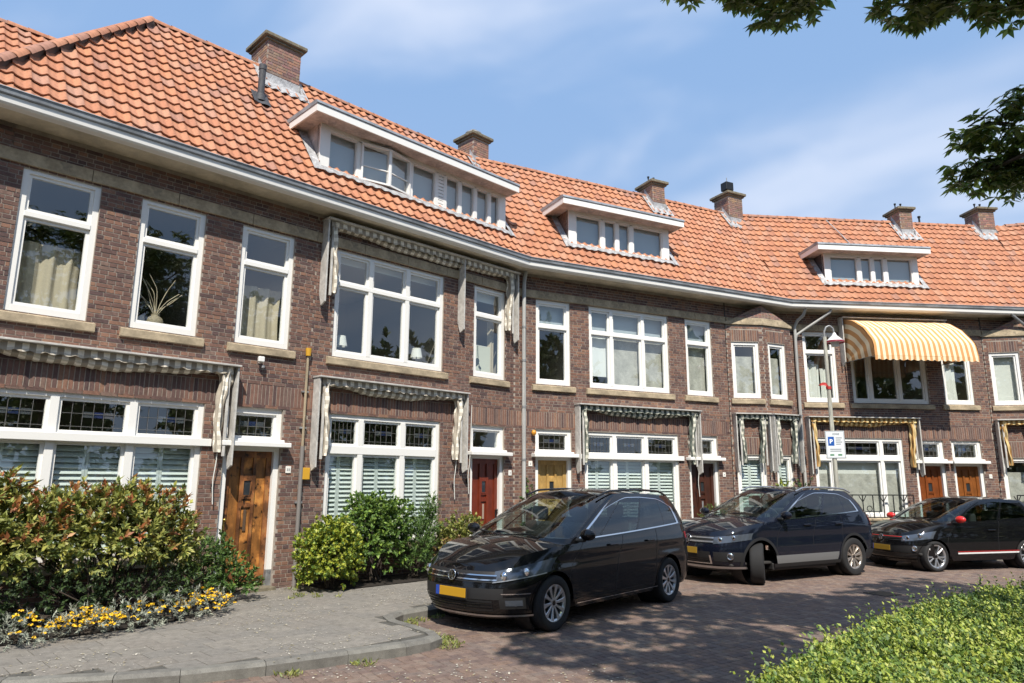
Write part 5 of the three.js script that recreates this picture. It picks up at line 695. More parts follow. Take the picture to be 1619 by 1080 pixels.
  for (const [a, s] of [[xF, -1], [xF, 1], [xR, -1], [xR, 1]]) { const w = subgroup('wheel', car); w.position.set(a, wr, s * (c.track / 2)); part('tyre', tyreG, CM.tyre, w); part('rim', rimM, c.rimMat, w); part('brake_disc', disc, CM.trim, w); part('hub_cap', capG, CM.gloss, w); w.rotation.set(0, s < 0 ? Math.PI : 0, R(0, 6)); w.rotation.order = 'YXZ'; if (a === xF && c.steer) w.rotation.y += c.steer; }
  // badge: ring with V over W
  api.badge = (x, z, r, tilt = 0) => { const b = subgroup('badge', car); b.position.set(x, z, 0); b.rotation.set(0, Math.PI / 2, 0); b.rotateX(-tilt); part('badge_disc', new THREE.CircleGeometry(r * 0.95, 24), CM.gloss, b); const bars = new MB(), L = (p, q) => bars.bar([p[0] * r, p[1] * r, 0.006], [q[0] * r, q[1] * r, 0.006], r * 0.17, 0.008); L([-0.36, 0.82], [0, 0.08]); L([0.36, 0.82], [0, 0.08]); L([-0.8, 0.4], [-0.34, -0.72]); L([-0.34, -0.72], [0, -0.02]); L([0, -0.02], [0.34, -0.72]); L([0.34, -0.72], [0.8, 0.4]); part('badge_emblem', join([new THREE.TorusGeometry(r * 0.93, r * 0.1, 8, 28), bars.geo()]), CM.chrome, b); };
  api.plate = (x, z, tilt, mat) => { const b = subgroup('number_plate', car); b.position.set(x, z, 0); b.rotation.y = Math.PI / 2; b.rotateX(-tilt); part('plate', rbox(0.44, 0.105, 0.012, 0.004, 0.03, 0, 0), mat, b); part('country_band', rbox(0.055, 0.105, 0.0125, 0.003, -0.225, 0, 0), CM.eu, b); part('plate_holder', rbox(0.54, 0.125, 0.008, 0.004, 0, -0.004, -0.005), CM.trim, b); };
  c.detail(api); return car;
}
function placeCar(car, front, rear, half, lift = 0) { // front/rear: ground points under the near-side (left) wheels
  const dx = front[0] - rear[0], dz = front[1] - rear[1], l = Math.hypot(dx, dz), F = [dx / l, dz / l], Rt = [-F[1], F[0]], m = [(front[0] + rear[0]) / 2 + Rt[0] * half, (front[1] + rear[1]) / 2 + Rt[1] * half]; car.position.set(m[0], lift, m[1]); car.rotation.y = Math.atan2(-F[1], F[0]); }
const touran = makeCar({
  paint: CM.black, len: 4.53, axF: 1.393, axR: -1.393, wr: 0.322, archGap: 0.05, cowl: 1.17, cowlZ: 1.05, roofZ: 1.55, beltBase: 0.86,
  lower: { xf: [[0.15, 2.1], [0.25, 2.19], [0.38, 2.245], [0.5, 2.255], [0.62, 2.235], [0.74, 2.18], [0.86, 2.06], [1.0, 1.9]], xr: [[0.2, -2.12], [0.34, -2.23], [0.6, -2.26], [0.9, -2.24], [1.15, -2.2]], w: [[0.15, 0.84], [0.3, 0.885], [0.5, 0.905], [0.68, 0.915], [0.8, 0.905], [0.9, 0.912], [1.0, 0.895], [1.15, 0.862]], Lf: 0.92, nf: 2.5, Lr: 0.5, nr: 3.4 },
  upper: { xf: [[0.8, 1.62], [1.05, 1.26], [1.25, 0.86], [1.42, 0.5], [1.55, 0.16], [1.64, -0.12]], xr: [[0.9, -2.2], [1.1, -2.19], [1.3, -2.13], [1.5, -2.02], [1.64, -1.86]], w: [[0.85, 0.885], [1.05, 0.868], [1.25, 0.81], [1.42, 0.745], [1.55, 0.68], [1.64, 0.62]], Lf: 0.42, nf: 2.6, Lr: 0.34, nr: 3 },
  top: [[-2.3, 1.12], [-1.5, 1.09], [0, 1.03], [0.9, 1.0], [1.2, 0.985], [1.5, 0.955], [1.8, 0.89], [2.05, 0.80], [2.2, 0.735], [2.3, 0.72]], bot: [[-2.3, 0.26], [-1.8, 0.24], [-1, 0.215], [1, 0.215], [1.75, 0.2], [2.3, 0.18]], crown: [[1.1, 0.085], [1.6, 0.075], [2.0, 0.06], [2.2, 0.03], [2.26, 0.0]],
  roof: [[-2.1, 1.5], [-1.8, 1.535], [-1.2, 1.575], [-0.5, 1.595], [0, 1.578], [0.3, 1.53], [0.6, 1.42]], roofCrown: 0.06, belt: [[-2.2, 1.165], [-1.5, 1.125], [-0.5, 1.08], [0.5, 1.045], [1.2, 1.02]], header: 0.075,
  windows: [[0, 0.86, 'clear'], [1.03, 1.16, 'clear'], [1.18, 1.50, 'clear'], [1.525, 1.80, 'dark'], [1.815, 1.97, 'dark'], [2.3, 3, 'dark']], surround: [0.016, 1.985], seats: [[0.15, 0.58], [-0.75, 0.6]], doorGaps: [1.0, -0.03, -1.02], sillZ: 0.33, handles: [0.14, -0.83], handleZ: 0.93, mirror: [0.86, 1.04], track: 1.60, tw: 0.215, rimR: 0.212, spokes: 10, spokeBends: [0.012], spokeW: [0.011, 0.027], rimMat: CM.alu,
  detail({ car, over, yp, span, strip, LB, GH, both, lowTop, outline, wl, gTop, badge, plate }) {
    over('grille', CM.trim, 0, yp(0.62), 0.595, (p) => Math.min(lowTop(p) - 0.012, 0.715), 0.004); over('grille_bar', CM.chrome, 0, yp(0.64), 0.618, 0.633, 0.016); over('grille_bar', CM.chrome, 0, yp(0.63), 0.668, 0.682, 0.016); over('grille_bar', CM.gloss, 0, yp(0.63), 0.64, 0.66, 0.012);
    const h0 = yp(0.6), h1 = 0.90; over('headlight', CM.lens, h0, h1, (p) => lerp(0.59, 0.70, (p - h0) / (h1 - h0)), (p) => Math.min(lowTop(p) - 0.015, lerp(0.72, 0.86, (p - h0) / (h1 - h0))), 0.008, [-1, 1], 20, 5);
    for (const s of [-1, 1]) for (const [t, r] of [[0.70, 0.056], [0.88, 0.05]]) { const p = yp(t), z = 0.665 + (t - 0.7) * 0.25, [x, y] = outline(LB, p, z), [xa, ya] = outline(LB, p + 0.01, z), an = Math.atan2(-(xa - outline(LB, p - 0.01, z)[0]), ya - outline(LB, p - 0.01, z)[1]); part('headlamp_reflector', new THREE.SphereGeometry(r, 16, 10).scale(0.5, 1, 1).rotateY(0).translate(x + 0.002, z, s * y), CM.bulb, car); }
    over('headlight_strip', CM.alu, h0, h1 - 0.04, (p) => lerp(0.592, 0.692, (p - h0) / (h1 - h0)), (p) => lerp(0.604, 0.704, (p - h0) / (h1 - h0)), 0.014, [-1, 1], 20, 1);
    over('lower_grille', CM.trim, 0, yp(0.6), 0.265, 0.395, 0.004); for (const z of [0.292, 0.325, 0.358]) over('grille_bar', CM.gloss, 0, yp(0.6), z, z + 0.012, 0.012); over('plate_panel', CM.trim, 0, yp(0.72), 0.405, 0.53, 0.003);
    over('fog_light_recess', CM.trim, yp(0.68), yp(0.9), 0.30, 0.43, 0.004); over('fog_light', CM.lens, yp(0.74), yp(0.88), 0.335, 0.40, 0.009); over('bumper_chrome', CM.chrome, yp(0.7), yp(0.93), 0.465, 0.476, 0.008); over('bumper_lip', CM.alu, 0, 0.8, 0.205, 0.228, 0.012, [-1, 1], 40, 1); over('sill_trim', CM.chrome, 1.12, 1.82, 0.262, 0.272, 0.008, [-1, 1], 20, 1);
    over('tail_light', CM.tail, 2.42, 2.86, 0.86, 1.03, 0.006); over('rear_light', CM.tail, 2.1, 2.4, 0.9, 1.0, 0.004); badge(2.262, 0.655, 0.062, 0.2); plate(2.278, 0.465, 0.02, CM.plate);
    for (const s of [-1, 1]) part('roof_rail', tube([[0.1, 1.555, s * 0.64], [-0.2, 1.625, s * 0.645], [-0.9, 1.64, s * 0.64], [-1.6, 1.61, s * 0.63], [-1.85, 1.54, s * 0.62]], 0.016, 8, 30), CM.gloss, car);
    for (const y of [-0.5, 0.1]) part('wiper', tube([[1.28, 1.055, y], [1.22, 1.085, y + 0.2], [1.2, 1.1, y + 0.45]], 0.009, 6), CM.trim, car); } }, 'people_carrier', 'black people carrier with chrome grille bars and yellow number plate beside the kerb corner');
placeCar(touran, [0.42, -8.93], [2.35, -11.12], 0.80);
const tiguan = makeCar({
  paint: CM.blue, len: 4.43, axF: 1.302, axR: -1.302, wr: 0.352, archGap: 0.05, cowl: 0.98, cowlZ: 1.13, roofZ: 1.58, beltBase: 0.95,
  lower: { xf: [[0.2, 2.0], [0.3, 2.1], [0.45, 2.165], [0.6, 2.18], [0.75, 2.15], [0.88, 2.09], [1.0, 1.95], [1.1, 1.8]], xr: [[0.25, -2.06], [0.45, -2.19], [0.7, -2.22], [1.0, -2.18], [1.2, -2.12]], w: [[0.2, 0.84], [0.36, 0.895], [0.6, 0.905], [0.8, 0.90], [0.95, 0.905], [1.05, 0.885], [1.2, 0.85]], Lf: 0.85, nf: 2.6, Lr: 0.55, nr: 3 },
  upper: { xf: [[0.9, 1.35], [1.13, 1.06], [1.3, 0.74], [1.45, 0.42], [1.58, 0.1], [1.66, -0.15]], xr: [[0.95, -2.15], [1.2, -2.1], [1.4, -1.98], [1.55, -1.82], [1.66, -1.6]], w: [[0.9, 0.87], [1.12, 0.85], [1.3, 0.795], [1.45, 0.735], [1.58, 0.675], [1.66, 0.62]], Lf: 0.4, nf: 2.7, Lr: 0.45, nr: 2.6 },
  top: [[-2.3, 1.2], [-1.2, 1.15], [0, 1.09], [0.8, 1.06], [1.1, 1.05], [1.5, 1.02], [1.8, 0.96], [2.0, 0.90], [2.15, 0.845], [2.25, 0.83]], bot: [[-2.3, 0.32], [-1, 0.27], [1, 0.27], [1.7, 0.27], [2.2, 0.24]], crown: [[0.9, 0.085], [1.5, 0.08], [1.9, 0.06], [2.1, 0.03], [2.18, 0]],
  roof: [[-2.0, 1.52], [-1.6, 1.575], [-1.0, 1.605], [-0.3, 1.615], [0.1, 1.585], [0.4, 1.5]], roofCrown: 0.06, belt: [[-2.2, 1.25], [-1.2, 1.19], [0, 1.13], [1.1, 1.08]],
  windows: [[0, 0.86, 'clear'], [1.02, 1.46, 'clear'], [1.49, 1.78, 'dark'], [1.80, 1.97, 'dark'], [2.35, 3, 'dark']], surround: [0.016, 1.985], seats: [[0.0, 0.66], [-0.85, 0.68]], doorGaps: [0.86, -0.12, -0.98], sillZ: 0.62, handles: [0.05, -0.86], handleZ: 0.99, mirror: [0.72, 1.12], track: 1.58, tw: 0.235, rimR: 0.225, spokes: 10, spokeBends: [-0.018, 0.018], spokeW: [0.01, 0.009], rimMat: CM.bronze, steer: 0.7, lip: 0.05, lipMat: CM.trim,
  detail({ car, over, yp, lowTop, outline, LB, badge, plate }) {
    over('grille', CM.trim, 0, yp(0.58), 0.70, (p) => Math.min(lowTop(p) - 0.02, 0.82), 0.004); over('grille_bar', CM.alu, 0, yp(0.58), 0.715, 0.742, 0.016); over('grille_bar', CM.alu, 0, yp(0.58), 0.782, 0.806, 0.016);
    const h0 = yp(0.58), h1 = 0.88; over('headlight', CM.lens, h0, h1, (p) => lerp(0.69, 0.77, (p - h0) / (h1 - h0)), (p) => Math.min(lowTop(p) - 0.015, lerp(0.81, 0.88, (p - h0) / (h1 - h0))), 0.008, [-1, 1], 20, 5);
    for (const s of [-1, 1]) for (const t of [0.68, 0.86]) { const [x, y] = outline(LB, yp(t), 0.77); part('headlamp_reflector', new THREE.SphereGeometry(0.048, 16, 10).scale(0.5, 1, 1).translate(x, 0.765 + (t - 0.68) * 0.2, s * y), CM.bulb, car); }
    over('lower_grille', CM.trim, 0, yp(0.52), 0.36, 0.56, 0.004); for (const z of [0.39, 0.43]) over('grille_bar', CM.gloss, 0, yp(0.5), z, z + 0.012, 0.01); over('grille_surround', CM.chrome, 0, yp(0.53), 0.352, 0.364, 0.012, [-1, 1], 24, 1); over('grille_surround', CM.chrome, yp(0.5), yp(0.53), 0.352, 0.5, 0.012, [-1, 1], 3, 1); over('fog_light_recess', CM.trim, yp(0.58), yp(0.95), 0.4, 0.56, 0.004);
    for (const s of [-1, 1]) { const [x, y] = outline(LB, yp(0.83), 0.49); part('fog_light', join([new THREE.TorusGeometry(0.05, 0.011, 8, 20), new THREE.CircleGeometry(0.042, 20)]).rotateY(Math.PI / 2 - s * 0.55).translate(x + 0.014, 0.49, s * (y + 0.008)), CM.bulb, car); }
    over('bumper_lip', CM.alu, 0, 0.78, 0.275, 0.315, 0.014, [-1, 1], 40, 1); over('door_cladding', CM.grey, 1.13, 1.72, 0.33, 0.475, 0.012, [-1, 1], 20, 3); over('sill_cladding', CM.trim, 1.1, 1.76, 0.27, 0.335, 0.014, [-1, 1], 20, 2); over('rear_bumper_cladding', CM.trim, 2.0, 3, 0.32, 0.48, 0.008, [-1, 1], 30, 3); over('tail_light', CM.tail, 2.2, 2.72, 0.93, 1.12, 0.008);
    badge(2.165, 0.765, 0.07, 0.22); plate(2.205, 0.57, 0.04, CM.platDull);
    for (const s of [-1, 1]) part('roof_rail', tube([[0.0, 1.585, s * 0.66], [-0.25, 1.655, s * 0.66], [-0.9, 1.66, s * 0.655], [-1.45, 1.63, s * 0.64], [-1.68, 1.56, s * 0.63]], 0.017, 8, 30), CM.alu, car);
    for (const y of [-0.5, 0.1]) part('wiper', tube([[1.1, 1.14, y], [1.04, 1.17, y + 0.2], [1.02, 1.185, y + 0.45]], 0.009, 6), CM.trim, car); } }, 'sport_utility_car', 'dark blue high-built car with silver roof rails, grey door cladding and turned front wheels');
placeCar(tiguan, [4.36, -12.93], [6.60, -14.22], 0.79);
const upcar = makeCar({
  paint: CM.black, len: 3.6, axF: 1.205, axR: -1.205, wr: 0.30, archGap: 0.035, cowl: 0.92, cowlZ: 0.98, roofZ: 1.38, beltBase: 0.8,
  lower: { xf: [[0.14, 1.66], [0.24, 1.74], [0.4, 1.79], [0.55, 1.79], [0.66, 1.76], [0.76, 1.69], [0.86, 1.58], [0.95, 1.46]], xr: [[0.2, -1.7], [0.35, -1.78], [0.6, -1.8], [0.85, -1.76], [1.0, -1.72]], w: [[0.14, 0.76], [0.28, 0.80], [0.5, 0.82], [0.66, 0.82], [0.78, 0.812], [0.88, 0.815], [0.98, 0.79], [1.1, 0.76]], Lf: 0.72, nf: 2.5, Lr: 0.4, nr: 3.4 },
  upper: { xf: [[0.75, 1.26], [0.98, 0.98], [1.14, 0.7], [1.27, 0.42], [1.38, 0.12], [1.45, -0.1]], xr: [[0.8, -1.74], [1.0, -1.73], [1.2, -1.66], [1.35, -1.58], [1.45, -1.45]], w: [[0.8, 0.79], [0.98, 0.775], [1.14, 0.735], [1.27, 0.69], [1.38, 0.64], [1.45, 0.59]], Lf: 0.38, nf: 2.6, Lr: 0.3, nr: 3 },
  top: [[-1.8, 1.04], [-1, 1.0], [0, 0.96], [0.7, 0.945], [1.0, 0.925], [1.3, 0.87], [1.5, 0.80], [1.65, 0.74], [1.8, 0.71]], bot: [[-1.8, 0.26], [-0.8, 0.2], [0.8, 0.2], [1.4, 0.19], [1.8, 0.17]], crown: [[0.85, 0.075], [1.2, 0.07], [1.5, 0.05], [1.7, 0.02], [1.79, 0]],
  roof: [[-1.6, 1.36], [-1.3, 1.395], [-0.7, 1.425], [-0.2, 1.42], [0.1, 1.385], [0.35, 1.3]], roofCrown: 0.05, belt: [[-1.7, 1.07], [-1, 1.03], [-0.2, 0.985], [0.9, 0.945]],
  windows: [[0, 0.86, 'clear'], [1.03, 1.53, 'clear'], [1.57, 1.96, 'dark'], [2.35, 3, 'dark']], seats: [[-0.1, 0.52], [-0.85, 0.56]], doorGaps: [0.78, -0.45], sillZ: 0.36, handles: [-0.25], handleZ: 0.8, mirror: [0.62, 0.97], mirrorMat: CM.red, track: 1.44, tw: 0.195, rimR: 0.226, spokes: 5, spokeBends: [-0.05, 0.05], spokeW: [0.011, 0.014], rimMat: CM.alu,
  detail({ car, over, yp, lowTop, outline, LB, badge, plate }) {
    over('grille', CM.trim, 0, yp(0.55), 0.60, 0.69, 0.004); over('grille_bar', CM.red, 0, yp(0.56), 0.668, 0.676, 0.014); over('grille_bar', CM.gloss, 0, yp(0.55), 0.625, 0.645, 0.012);
    const h0 = yp(0.56), h1 = 0.86; over('headlight', CM.lens, h0, h1, (p) => lerp(0.58, 0.65, (p - h0) / (h1 - h0)), (p) => Math.min(lowTop(p) - 0.012, lerp(0.69, 0.80, (p - h0) / (h1 - h0))), 0.008, [-1, 1], 20, 5);
    for (const s of [-1, 1]) for (const t of [0.67, 0.86]) { const [x, y] = outline(LB, yp(t), 0.66); part('headlamp_reflector', new THREE.SphereGeometry(0.05, 16, 10).scale(0.5, 1, 1).translate(x, 0.65 + (t - 0.67) * 0.3, s * y), CM.bulb, car); }
    over('lower_grille', CM.trim, 0, yp(0.97), 0.27, 0.53, 0.004); over('intake_frame', CM.gloss, 0, yp(0.98), 0.525, 0.555, 0.018, [-1, 1], 30, 1); over('intake_frame', CM.gloss, yp(0.94), yp(0.985), 0.27, 0.54, 0.018, [-1, 1], 4, 3); over('intake_bar', CM.gloss, 0, yp(0.9), 0.335, 0.36, 0.02, [-1, 1], 30, 1);
    for (const s of [-1, 1]) { const [x, y] = outline(LB, yp(0.8), 0.45); part('fog_light', join([new THREE.TorusGeometry(0.045, 0.012, 8, 20), new THREE.CircleGeometry(0.038, 20)]).rotateY(Math.PI / 2 - s * 0.5).translate(x + 0.016, 0.45, s * (y + 0.008)), CM.bulb, car); }
    over('bumper_lip', CM.gloss, 0, 0.8, 0.175, 0.225, 0.016, [-1, 1], 40, 1); over('sill_stripe', CM.white, 1.16, 1.82, 0.335, 0.365, 0.006, [-1, 1], 20, 1); over('sill_stripe', CM.tail, 1.16, 1.82, 0.372, 0.392, 0.006, [-1, 1], 20, 1); over('tail_light', CM.tail, 2.25, 2.7, 0.72, 1.0, 0.006); badge(1.79, 0.645, 0.058, 0.2); plate(1.818, 0.44, 0.02, CM.platDull);
    for (const y of [-0.45, 0.1]) part('wiper', tube([[1.0, 0.99, y], [0.95, 1.02, y + 0.2], [0.93, 1.035, y + 0.42]], 0.008, 6), CM.trim, car); } }, 'small_hatchback', 'small black hatchback with red mirror caps and red and white sill stripe');
placeCar(upcar, [8.56, -14.8], [10.9, -15.45], 0.72);

// ---------------------------------------------------------------- foliage
function leafSet(list, mat, shape = 'leaf') { // list of {p, n(dir along leaf), f(face normal), s, w, c}
  const P = [], C = [], I = [], Nn = []; let k = 0; const side = V3(), b = V3(), t = V3();
  for (const l of list) { t.copy(l.d).normalize(); side.crossVectors(t, l.f).normalize(); b.crossVectors(side, t).normalize(); const { p, s, w, c } = l, fold = 0.22 * w;
    const pts = [[0, 0, 0], [0.42, w, fold], [1, 0, -0.08 * s], [0.42, -w, fold]]; for (const [u, v, h] of pts) { P.push(p.x + t.x * u * s + side.x * v + b.x * h, p.y + t.y * u * s + side.y * v + b.y * h, p.z + t.z * u * s + side.z * v + b.z * h); const q = v === 0 ? 0 : Math.sign(v) * 0.3; Nn.push(b.x - side.x * q, b.y - side.y * q, b.z - side.z * q); C.push(c[0], c[1], c[2]); } I.push(k, k + 1, k + 2, k, k + 2, k + 3); k += 4; }
  const g = new THREE.BufferGeometry(); g.setAttribute('position', new THREE.Float32BufferAttribute(P, 3)); g.setAttribute('normal', new THREE.Float32BufferAttribute(Nn, 3)); g.setAttribute('color', new THREE.Float32BufferAttribute(C, 3)); g.setAttribute('uv', new THREE.Float32BufferAttribute(new Float32Array(P.length / 3 * 2), 2)); g.setIndex(I); return g;
}
const leafMat = new THREE.MeshPhysicalMaterial({ color: lin(1, 1, 1), vertexColors: true, roughness: 0.55, transmission: 0.28, thickness: 0, side: THREE.DoubleSide });
const dullLeaf = new THREE.MeshStandardMaterial({ color: lin(1, 1, 1), vertexColors: true, roughness: 0.7, side: THREE.DoubleSide });
const bark = std(0.11, 0.085, 0.065, 0.95, { map: rep(TX.stone, 2), bumpMap: rep(TX.grain, 3), bumpScale: 0.01 });
const pick = (pal) => { let r = rnd(), i = 0; while (i < pal.length - 1 && r > pal[i][0]) { r -= pal[i][0]; i++; } const k = R(0.78, 1.25); return pal[i].slice(1).map((x) => x * k); };
const ball = () => { let x, y, z, l; do { x = R(-1, 1); y = R(-1, 1); z = R(-1, 1); l = x * x + y * y + z * z; } while (l > 1 || l < 0.01); return [x, y, z]; };
function cloud(lobes, n, o) { // leaves through the outer shells of ellipsoid lobes, in clumps
  const out = [], tot = lobes.reduce((a, l) => a + l[3] * l[4] + l[4] * l[5], 0), tip = o.tips ?? 0;
  for (const L of lobes) { const m = Math.round(n * (L[3] * L[4] + L[4] * L[5]) / tot), clumps = Math.round(m / (o.per ?? 12)); for (let c = 0; c < clumps; c++) { const q = ball(), l = Math.hypot(...q), r = Math.pow(R(0, 1), o.hollow ?? 0.35) * (1 + (o.rough ?? 0.34) * perlin.noise(q[0] / l * 2.6 + L[0], q[1] / l * 2.2 + L[1], q[2] / l * 2.2)), u = q.map((v) => v / l); if (u[1] < (o.minY ?? -0.75)) continue; const base = V3(L[0] + u[0] * L[3] * r, L[1] + u[1] * L[4] * r, L[2] + u[2] * L[5] * r); if (base.y < (o.floor ?? 0.1)) continue; const outd = V3(u[0] / L[3], u[1] / L[4], u[2] / L[5]).normalize(), ax = outd.clone().add(V3(R(-0.5, 0.5), R(0, 0.8) * (o.up ?? 1), R(-0.5, 0.5))).normalize(), isTip = rnd() < tip && u[1] > -0.1 && r > 0.8, pal = isTip ? o.tipPal : o.pal, len = o.len ?? 0.1;
    for (let k = 0; k < (o.per ?? 12); k++) { const a = k * 2.4, e = R(0.2, 1.15), d = V3(Math.cos(a), 0, Math.sin(a)).applyQuaternion(new THREE.Quaternion().setFromUnitVectors(V3(0, 1, 0), ax)).multiplyScalar(Math.sin(e)).addScaledVector(ax, Math.cos(e)); const p = base.clone().addScaledVector(ax, R(-0.5, 0.6) * len); const f = ax.clone().add(V3(0, 0.6, 0)).addScaledVector(V3(R(-1, 1), R(-1, 1), R(-1, 1)), 0.5); const s = o.size * R(0.65, 1.25); out.push({ p, d, f, s, w: s * (o.wide ?? 0.24), c: pick(pal) }); } } }
  return out;
}
function stems(lobes, base, r = 0.014, n = 7) { const g = []; for (const L of lobes) for (let k = 0; k < n; k++) { const q = ball(); g.push(tube([[base[0] + R(-0.08, 0.08), 0.05, base[1] + R(-0.08, 0.08)], [lerp(base[0], L[0], 0.55) + R(-0.1, 0.1), L[1] * 0.5, lerp(base[1], L[2], 0.55) + R(-0.1, 0.1)], [L[0] + q[0] * L[3] * 0.8, L[1] + q[1] * L[4] * 0.7, L[2] + q[2] * L[5] * 0.8]], r, 5, 6)); } return join(g); }
function shrub(name, label, f, s, n, lobes, count, o, mat = leafMat) { // lobes relative to the base in face coordinates (s, h, n)
  const g = thing(name, label, o.cat ?? 'shrub', o.group), p = pt(f, s, n); g.position.set(p[0], 0.1, p[1]); g.rotation.y = f.a; const Ls = lobes; const list = cloud(Ls, count, { floor: 0.02, ...o });
  const fo = part('foliage', leafSet(list, mat), mat, g); fo.userData.kind = 'stuff'; part('stem', stems(Ls, [0, 0], o.stem ?? 0.009, o.nStem ?? 6), bark, g); return g;
}
const GREEN = [[0.4, 0.085, 0.17, 0.03], [0.35, 0.14, 0.235, 0.04], [0.25, 0.05, 0.10, 0.022]], YGREEN = [[0.5, 0.40, 0.43, 0.045], [0.3, 0.25, 0.34, 0.045], [0.2, 0.09, 0.17, 0.03]], RED = [[0.4, 0.36, 0.125, 0.045], [0.35, 0.43, 0.21, 0.06], [0.25, 0.27, 0.19, 0.05]], OLIVE = [[0.4, 0.25, 0.28, 0.06], [0.38, 0.38, 0.375, 0.085], [0.22, 0.11, 0.155, 0.035]], DARK = [[0.5, 0.03, 0.06, 0.015], [0.5, 0.05, 0.09, 0.02]], SILVER = [[0.5, 0.24, 0.27, 0.22], [0.5, 0.33, 0.35, 0.28]], YELLOW = [[0.6, 0.80, 0.52, 0.015], [0.4, 0.70, 0.40, 0.01]], DRY = [[0.5, 0.24, 0.13, 0.05], [0.5, 0.32, 0.20, 0.07]];
// front-garden shrubs
shrub('photinia_shrub', 'big photinia bush with orange-red shoot tips before the shuttered window', FA, -2.62, 0.85, [[0.1, 0.98, 0.1, 0.8, 0.5, 0.6], [-0.75, 1.0, 0, 0.75, 0.5, 0.58], [0.45, 1.2, 0, 0.5, 0.36, 0.42], [-0.35, 1.3, -0.05, 0.5, 0.3, 0.42], [-1.35, 1.0, 0.05, 0.7, 0.55, 0.58], [0.1, 1.42, 0, 0.3, 0.22, 0.3], [-1.2, 1.5, 0, 0.34, 0.24, 0.3], [0.75, 0.85, 0.05, 0.34, 0.4, 0.36]], 21000, { pal: OLIVE, tips: 0.45, tipPal: RED, hollow: 0.45, size: 0.085, len: 0.11, per: 11, wide: 0.23 });
shrub('low_evergreen', 'dark green low bush at the foot of the photinia', FA, -2.5, 1.25, [[0.2, 0.35, 0, 0.7, 0.36, 0.4], [-0.7, 0.38, 0, 0.7, 0.38, 0.4], [-1.6, 0.36, 0, 0.7, 0.4, 0.4]], 7000, { pal: DARK.concat(GREEN), size: 0.05, len: 0.08 });
shrub('rosemary_bush', 'feathery green bush between photinia and the oak door', FA, -1.35, 0.75, [[0, 0.5, -0.1, 0.3, 0.5, 0.3], [-0.3, 0.45, 0.1, 0.3, 0.42, 0.3]], 3600, { pal: GREEN, size: 0.07, wide: 0.1, len: 0.12, per: 14 });
shrub('pink_leaf_bush', 'small loose bush with reddish twigs left of the oak door', FA, -1.02, 0.62, [[0, 0.42, 0, 0.3, 0.34, 0.28], [0.16, 0.28, 0.12, 0.3, 0.24, 0.26], [-0.08, 0.68, -0.12, 0.2, 0.26, 0.2]], 2600, { pal: GREEN.concat([[0.2, 0.2, 0.1, 0.06]]), size: 0.06, len: 0.08 });
shrub('euonymus_ball', 'round yellow-green variegated shrub right of the grey standpipe', FA, 0.56, 0.70, [[0, 0.5, 0, 0.54, 0.54, 0.48], [0.1, 0.75, -0.05, 0.36, 0.3, 0.34]], 14000, { pal: YGREEN, hollow: 0.28, rough: 0.25, size: 0.055, wide: 0.34, len: 0.07, per: 12 });
shrub('laurel_shrub', 'tall fresh green shrub before the window with pale shutters', FA, 1.5, 0.55, [[0, 0.75, 0, 0.6, 0.68, 0.42], [0.35, 0.95, -0.05, 0.42, 0.44, 0.36], [-0.15, 1.15, -0.08, 0.36, 0.32, 0.3]], 12000, { pal: GREEN.slice(0, 2).concat([[0.3, 0.22, 0.33, 0.045]]), size: 0.065, wide: 0.3, len: 0.09 });
shrub('upright_rosemary', 'upright needle-leaved bush with slanting spikes between two round shrubs', FA, 2.3, 0.6, [[0, 0.5, 0, 0.34, 0.5, 0.32], [0.3, 0.85, -0.05, 0.2, 0.42, 0.2], [0.42, 1.15, -0.08, 0.1, 0.26, 0.1]], 7500, { pal: GREEN, size: 0.075, wide: 0.09, len: 0.14, per: 16, up: 2 });
shrub('euonymus_mound', 'yellow-green mound-shaped shrub beside the red door', FA, 3.35, 0.72, [[0, 0.52, 0, 0.6, 0.5, 0.45], [-0.15, 0.68, 0, 0.4, 0.36, 0.36]], 7000, { pal: OLIVE.concat(YGREEN), size: 0.055, wide: 0.32, len: 0.07 });
shrub('withered_shrub', 'half withered brown-leaved shrub in front of the mound-shaped one', FA, 2.85, 0.95, [[0, 0.36, 0, 0.36, 0.34, 0.28]], 1300, { pal: DRY, size: 0.05, wide: 0.28, len: 0.07 });
for (const [f, s, n, l, k] of [[FC, 4.75, 0.8, 'fresh green grassy bush between the two big parked cars', 1], [FC, 7.1, 0.75, 'yellow-green bush under the pointed bay', 0], [FC, 7.75, 0.8, 'pale flowering bush beside the yellow-green one under the bay', 2]]) shrub('front_bush', l, f, s, n, [[0, k === 1 ? 0.55 : 0.95, 0, 0.38, k === 1 ? 0.6 : 0.75, 0.36]], 1900, { pal: k === 1 ? GREEN.concat([[0.5, 0.2, 0.3, 0.05]]) : k ? GREEN.concat([[0.35, 0.5, 0.48, 0.42]]) : YGREEN, size: 0.06, wide: k === 1 ? 0.12 : 0.28, len: 0.09, group: 'bushes behind the parked cars' });
shrub('climbing_plant', 'thin green climber at the foot of the white drainpipe', FC, 0.3, 0.14, [[0, 1.3, 0, 0.15, 0.45, 0.08], [-0.05, 0.7, 0, 0.12, 0.5, 0.08]], 420, { pal: GREEN, size: 0.06, len: 0.06, cat: 'climber' });
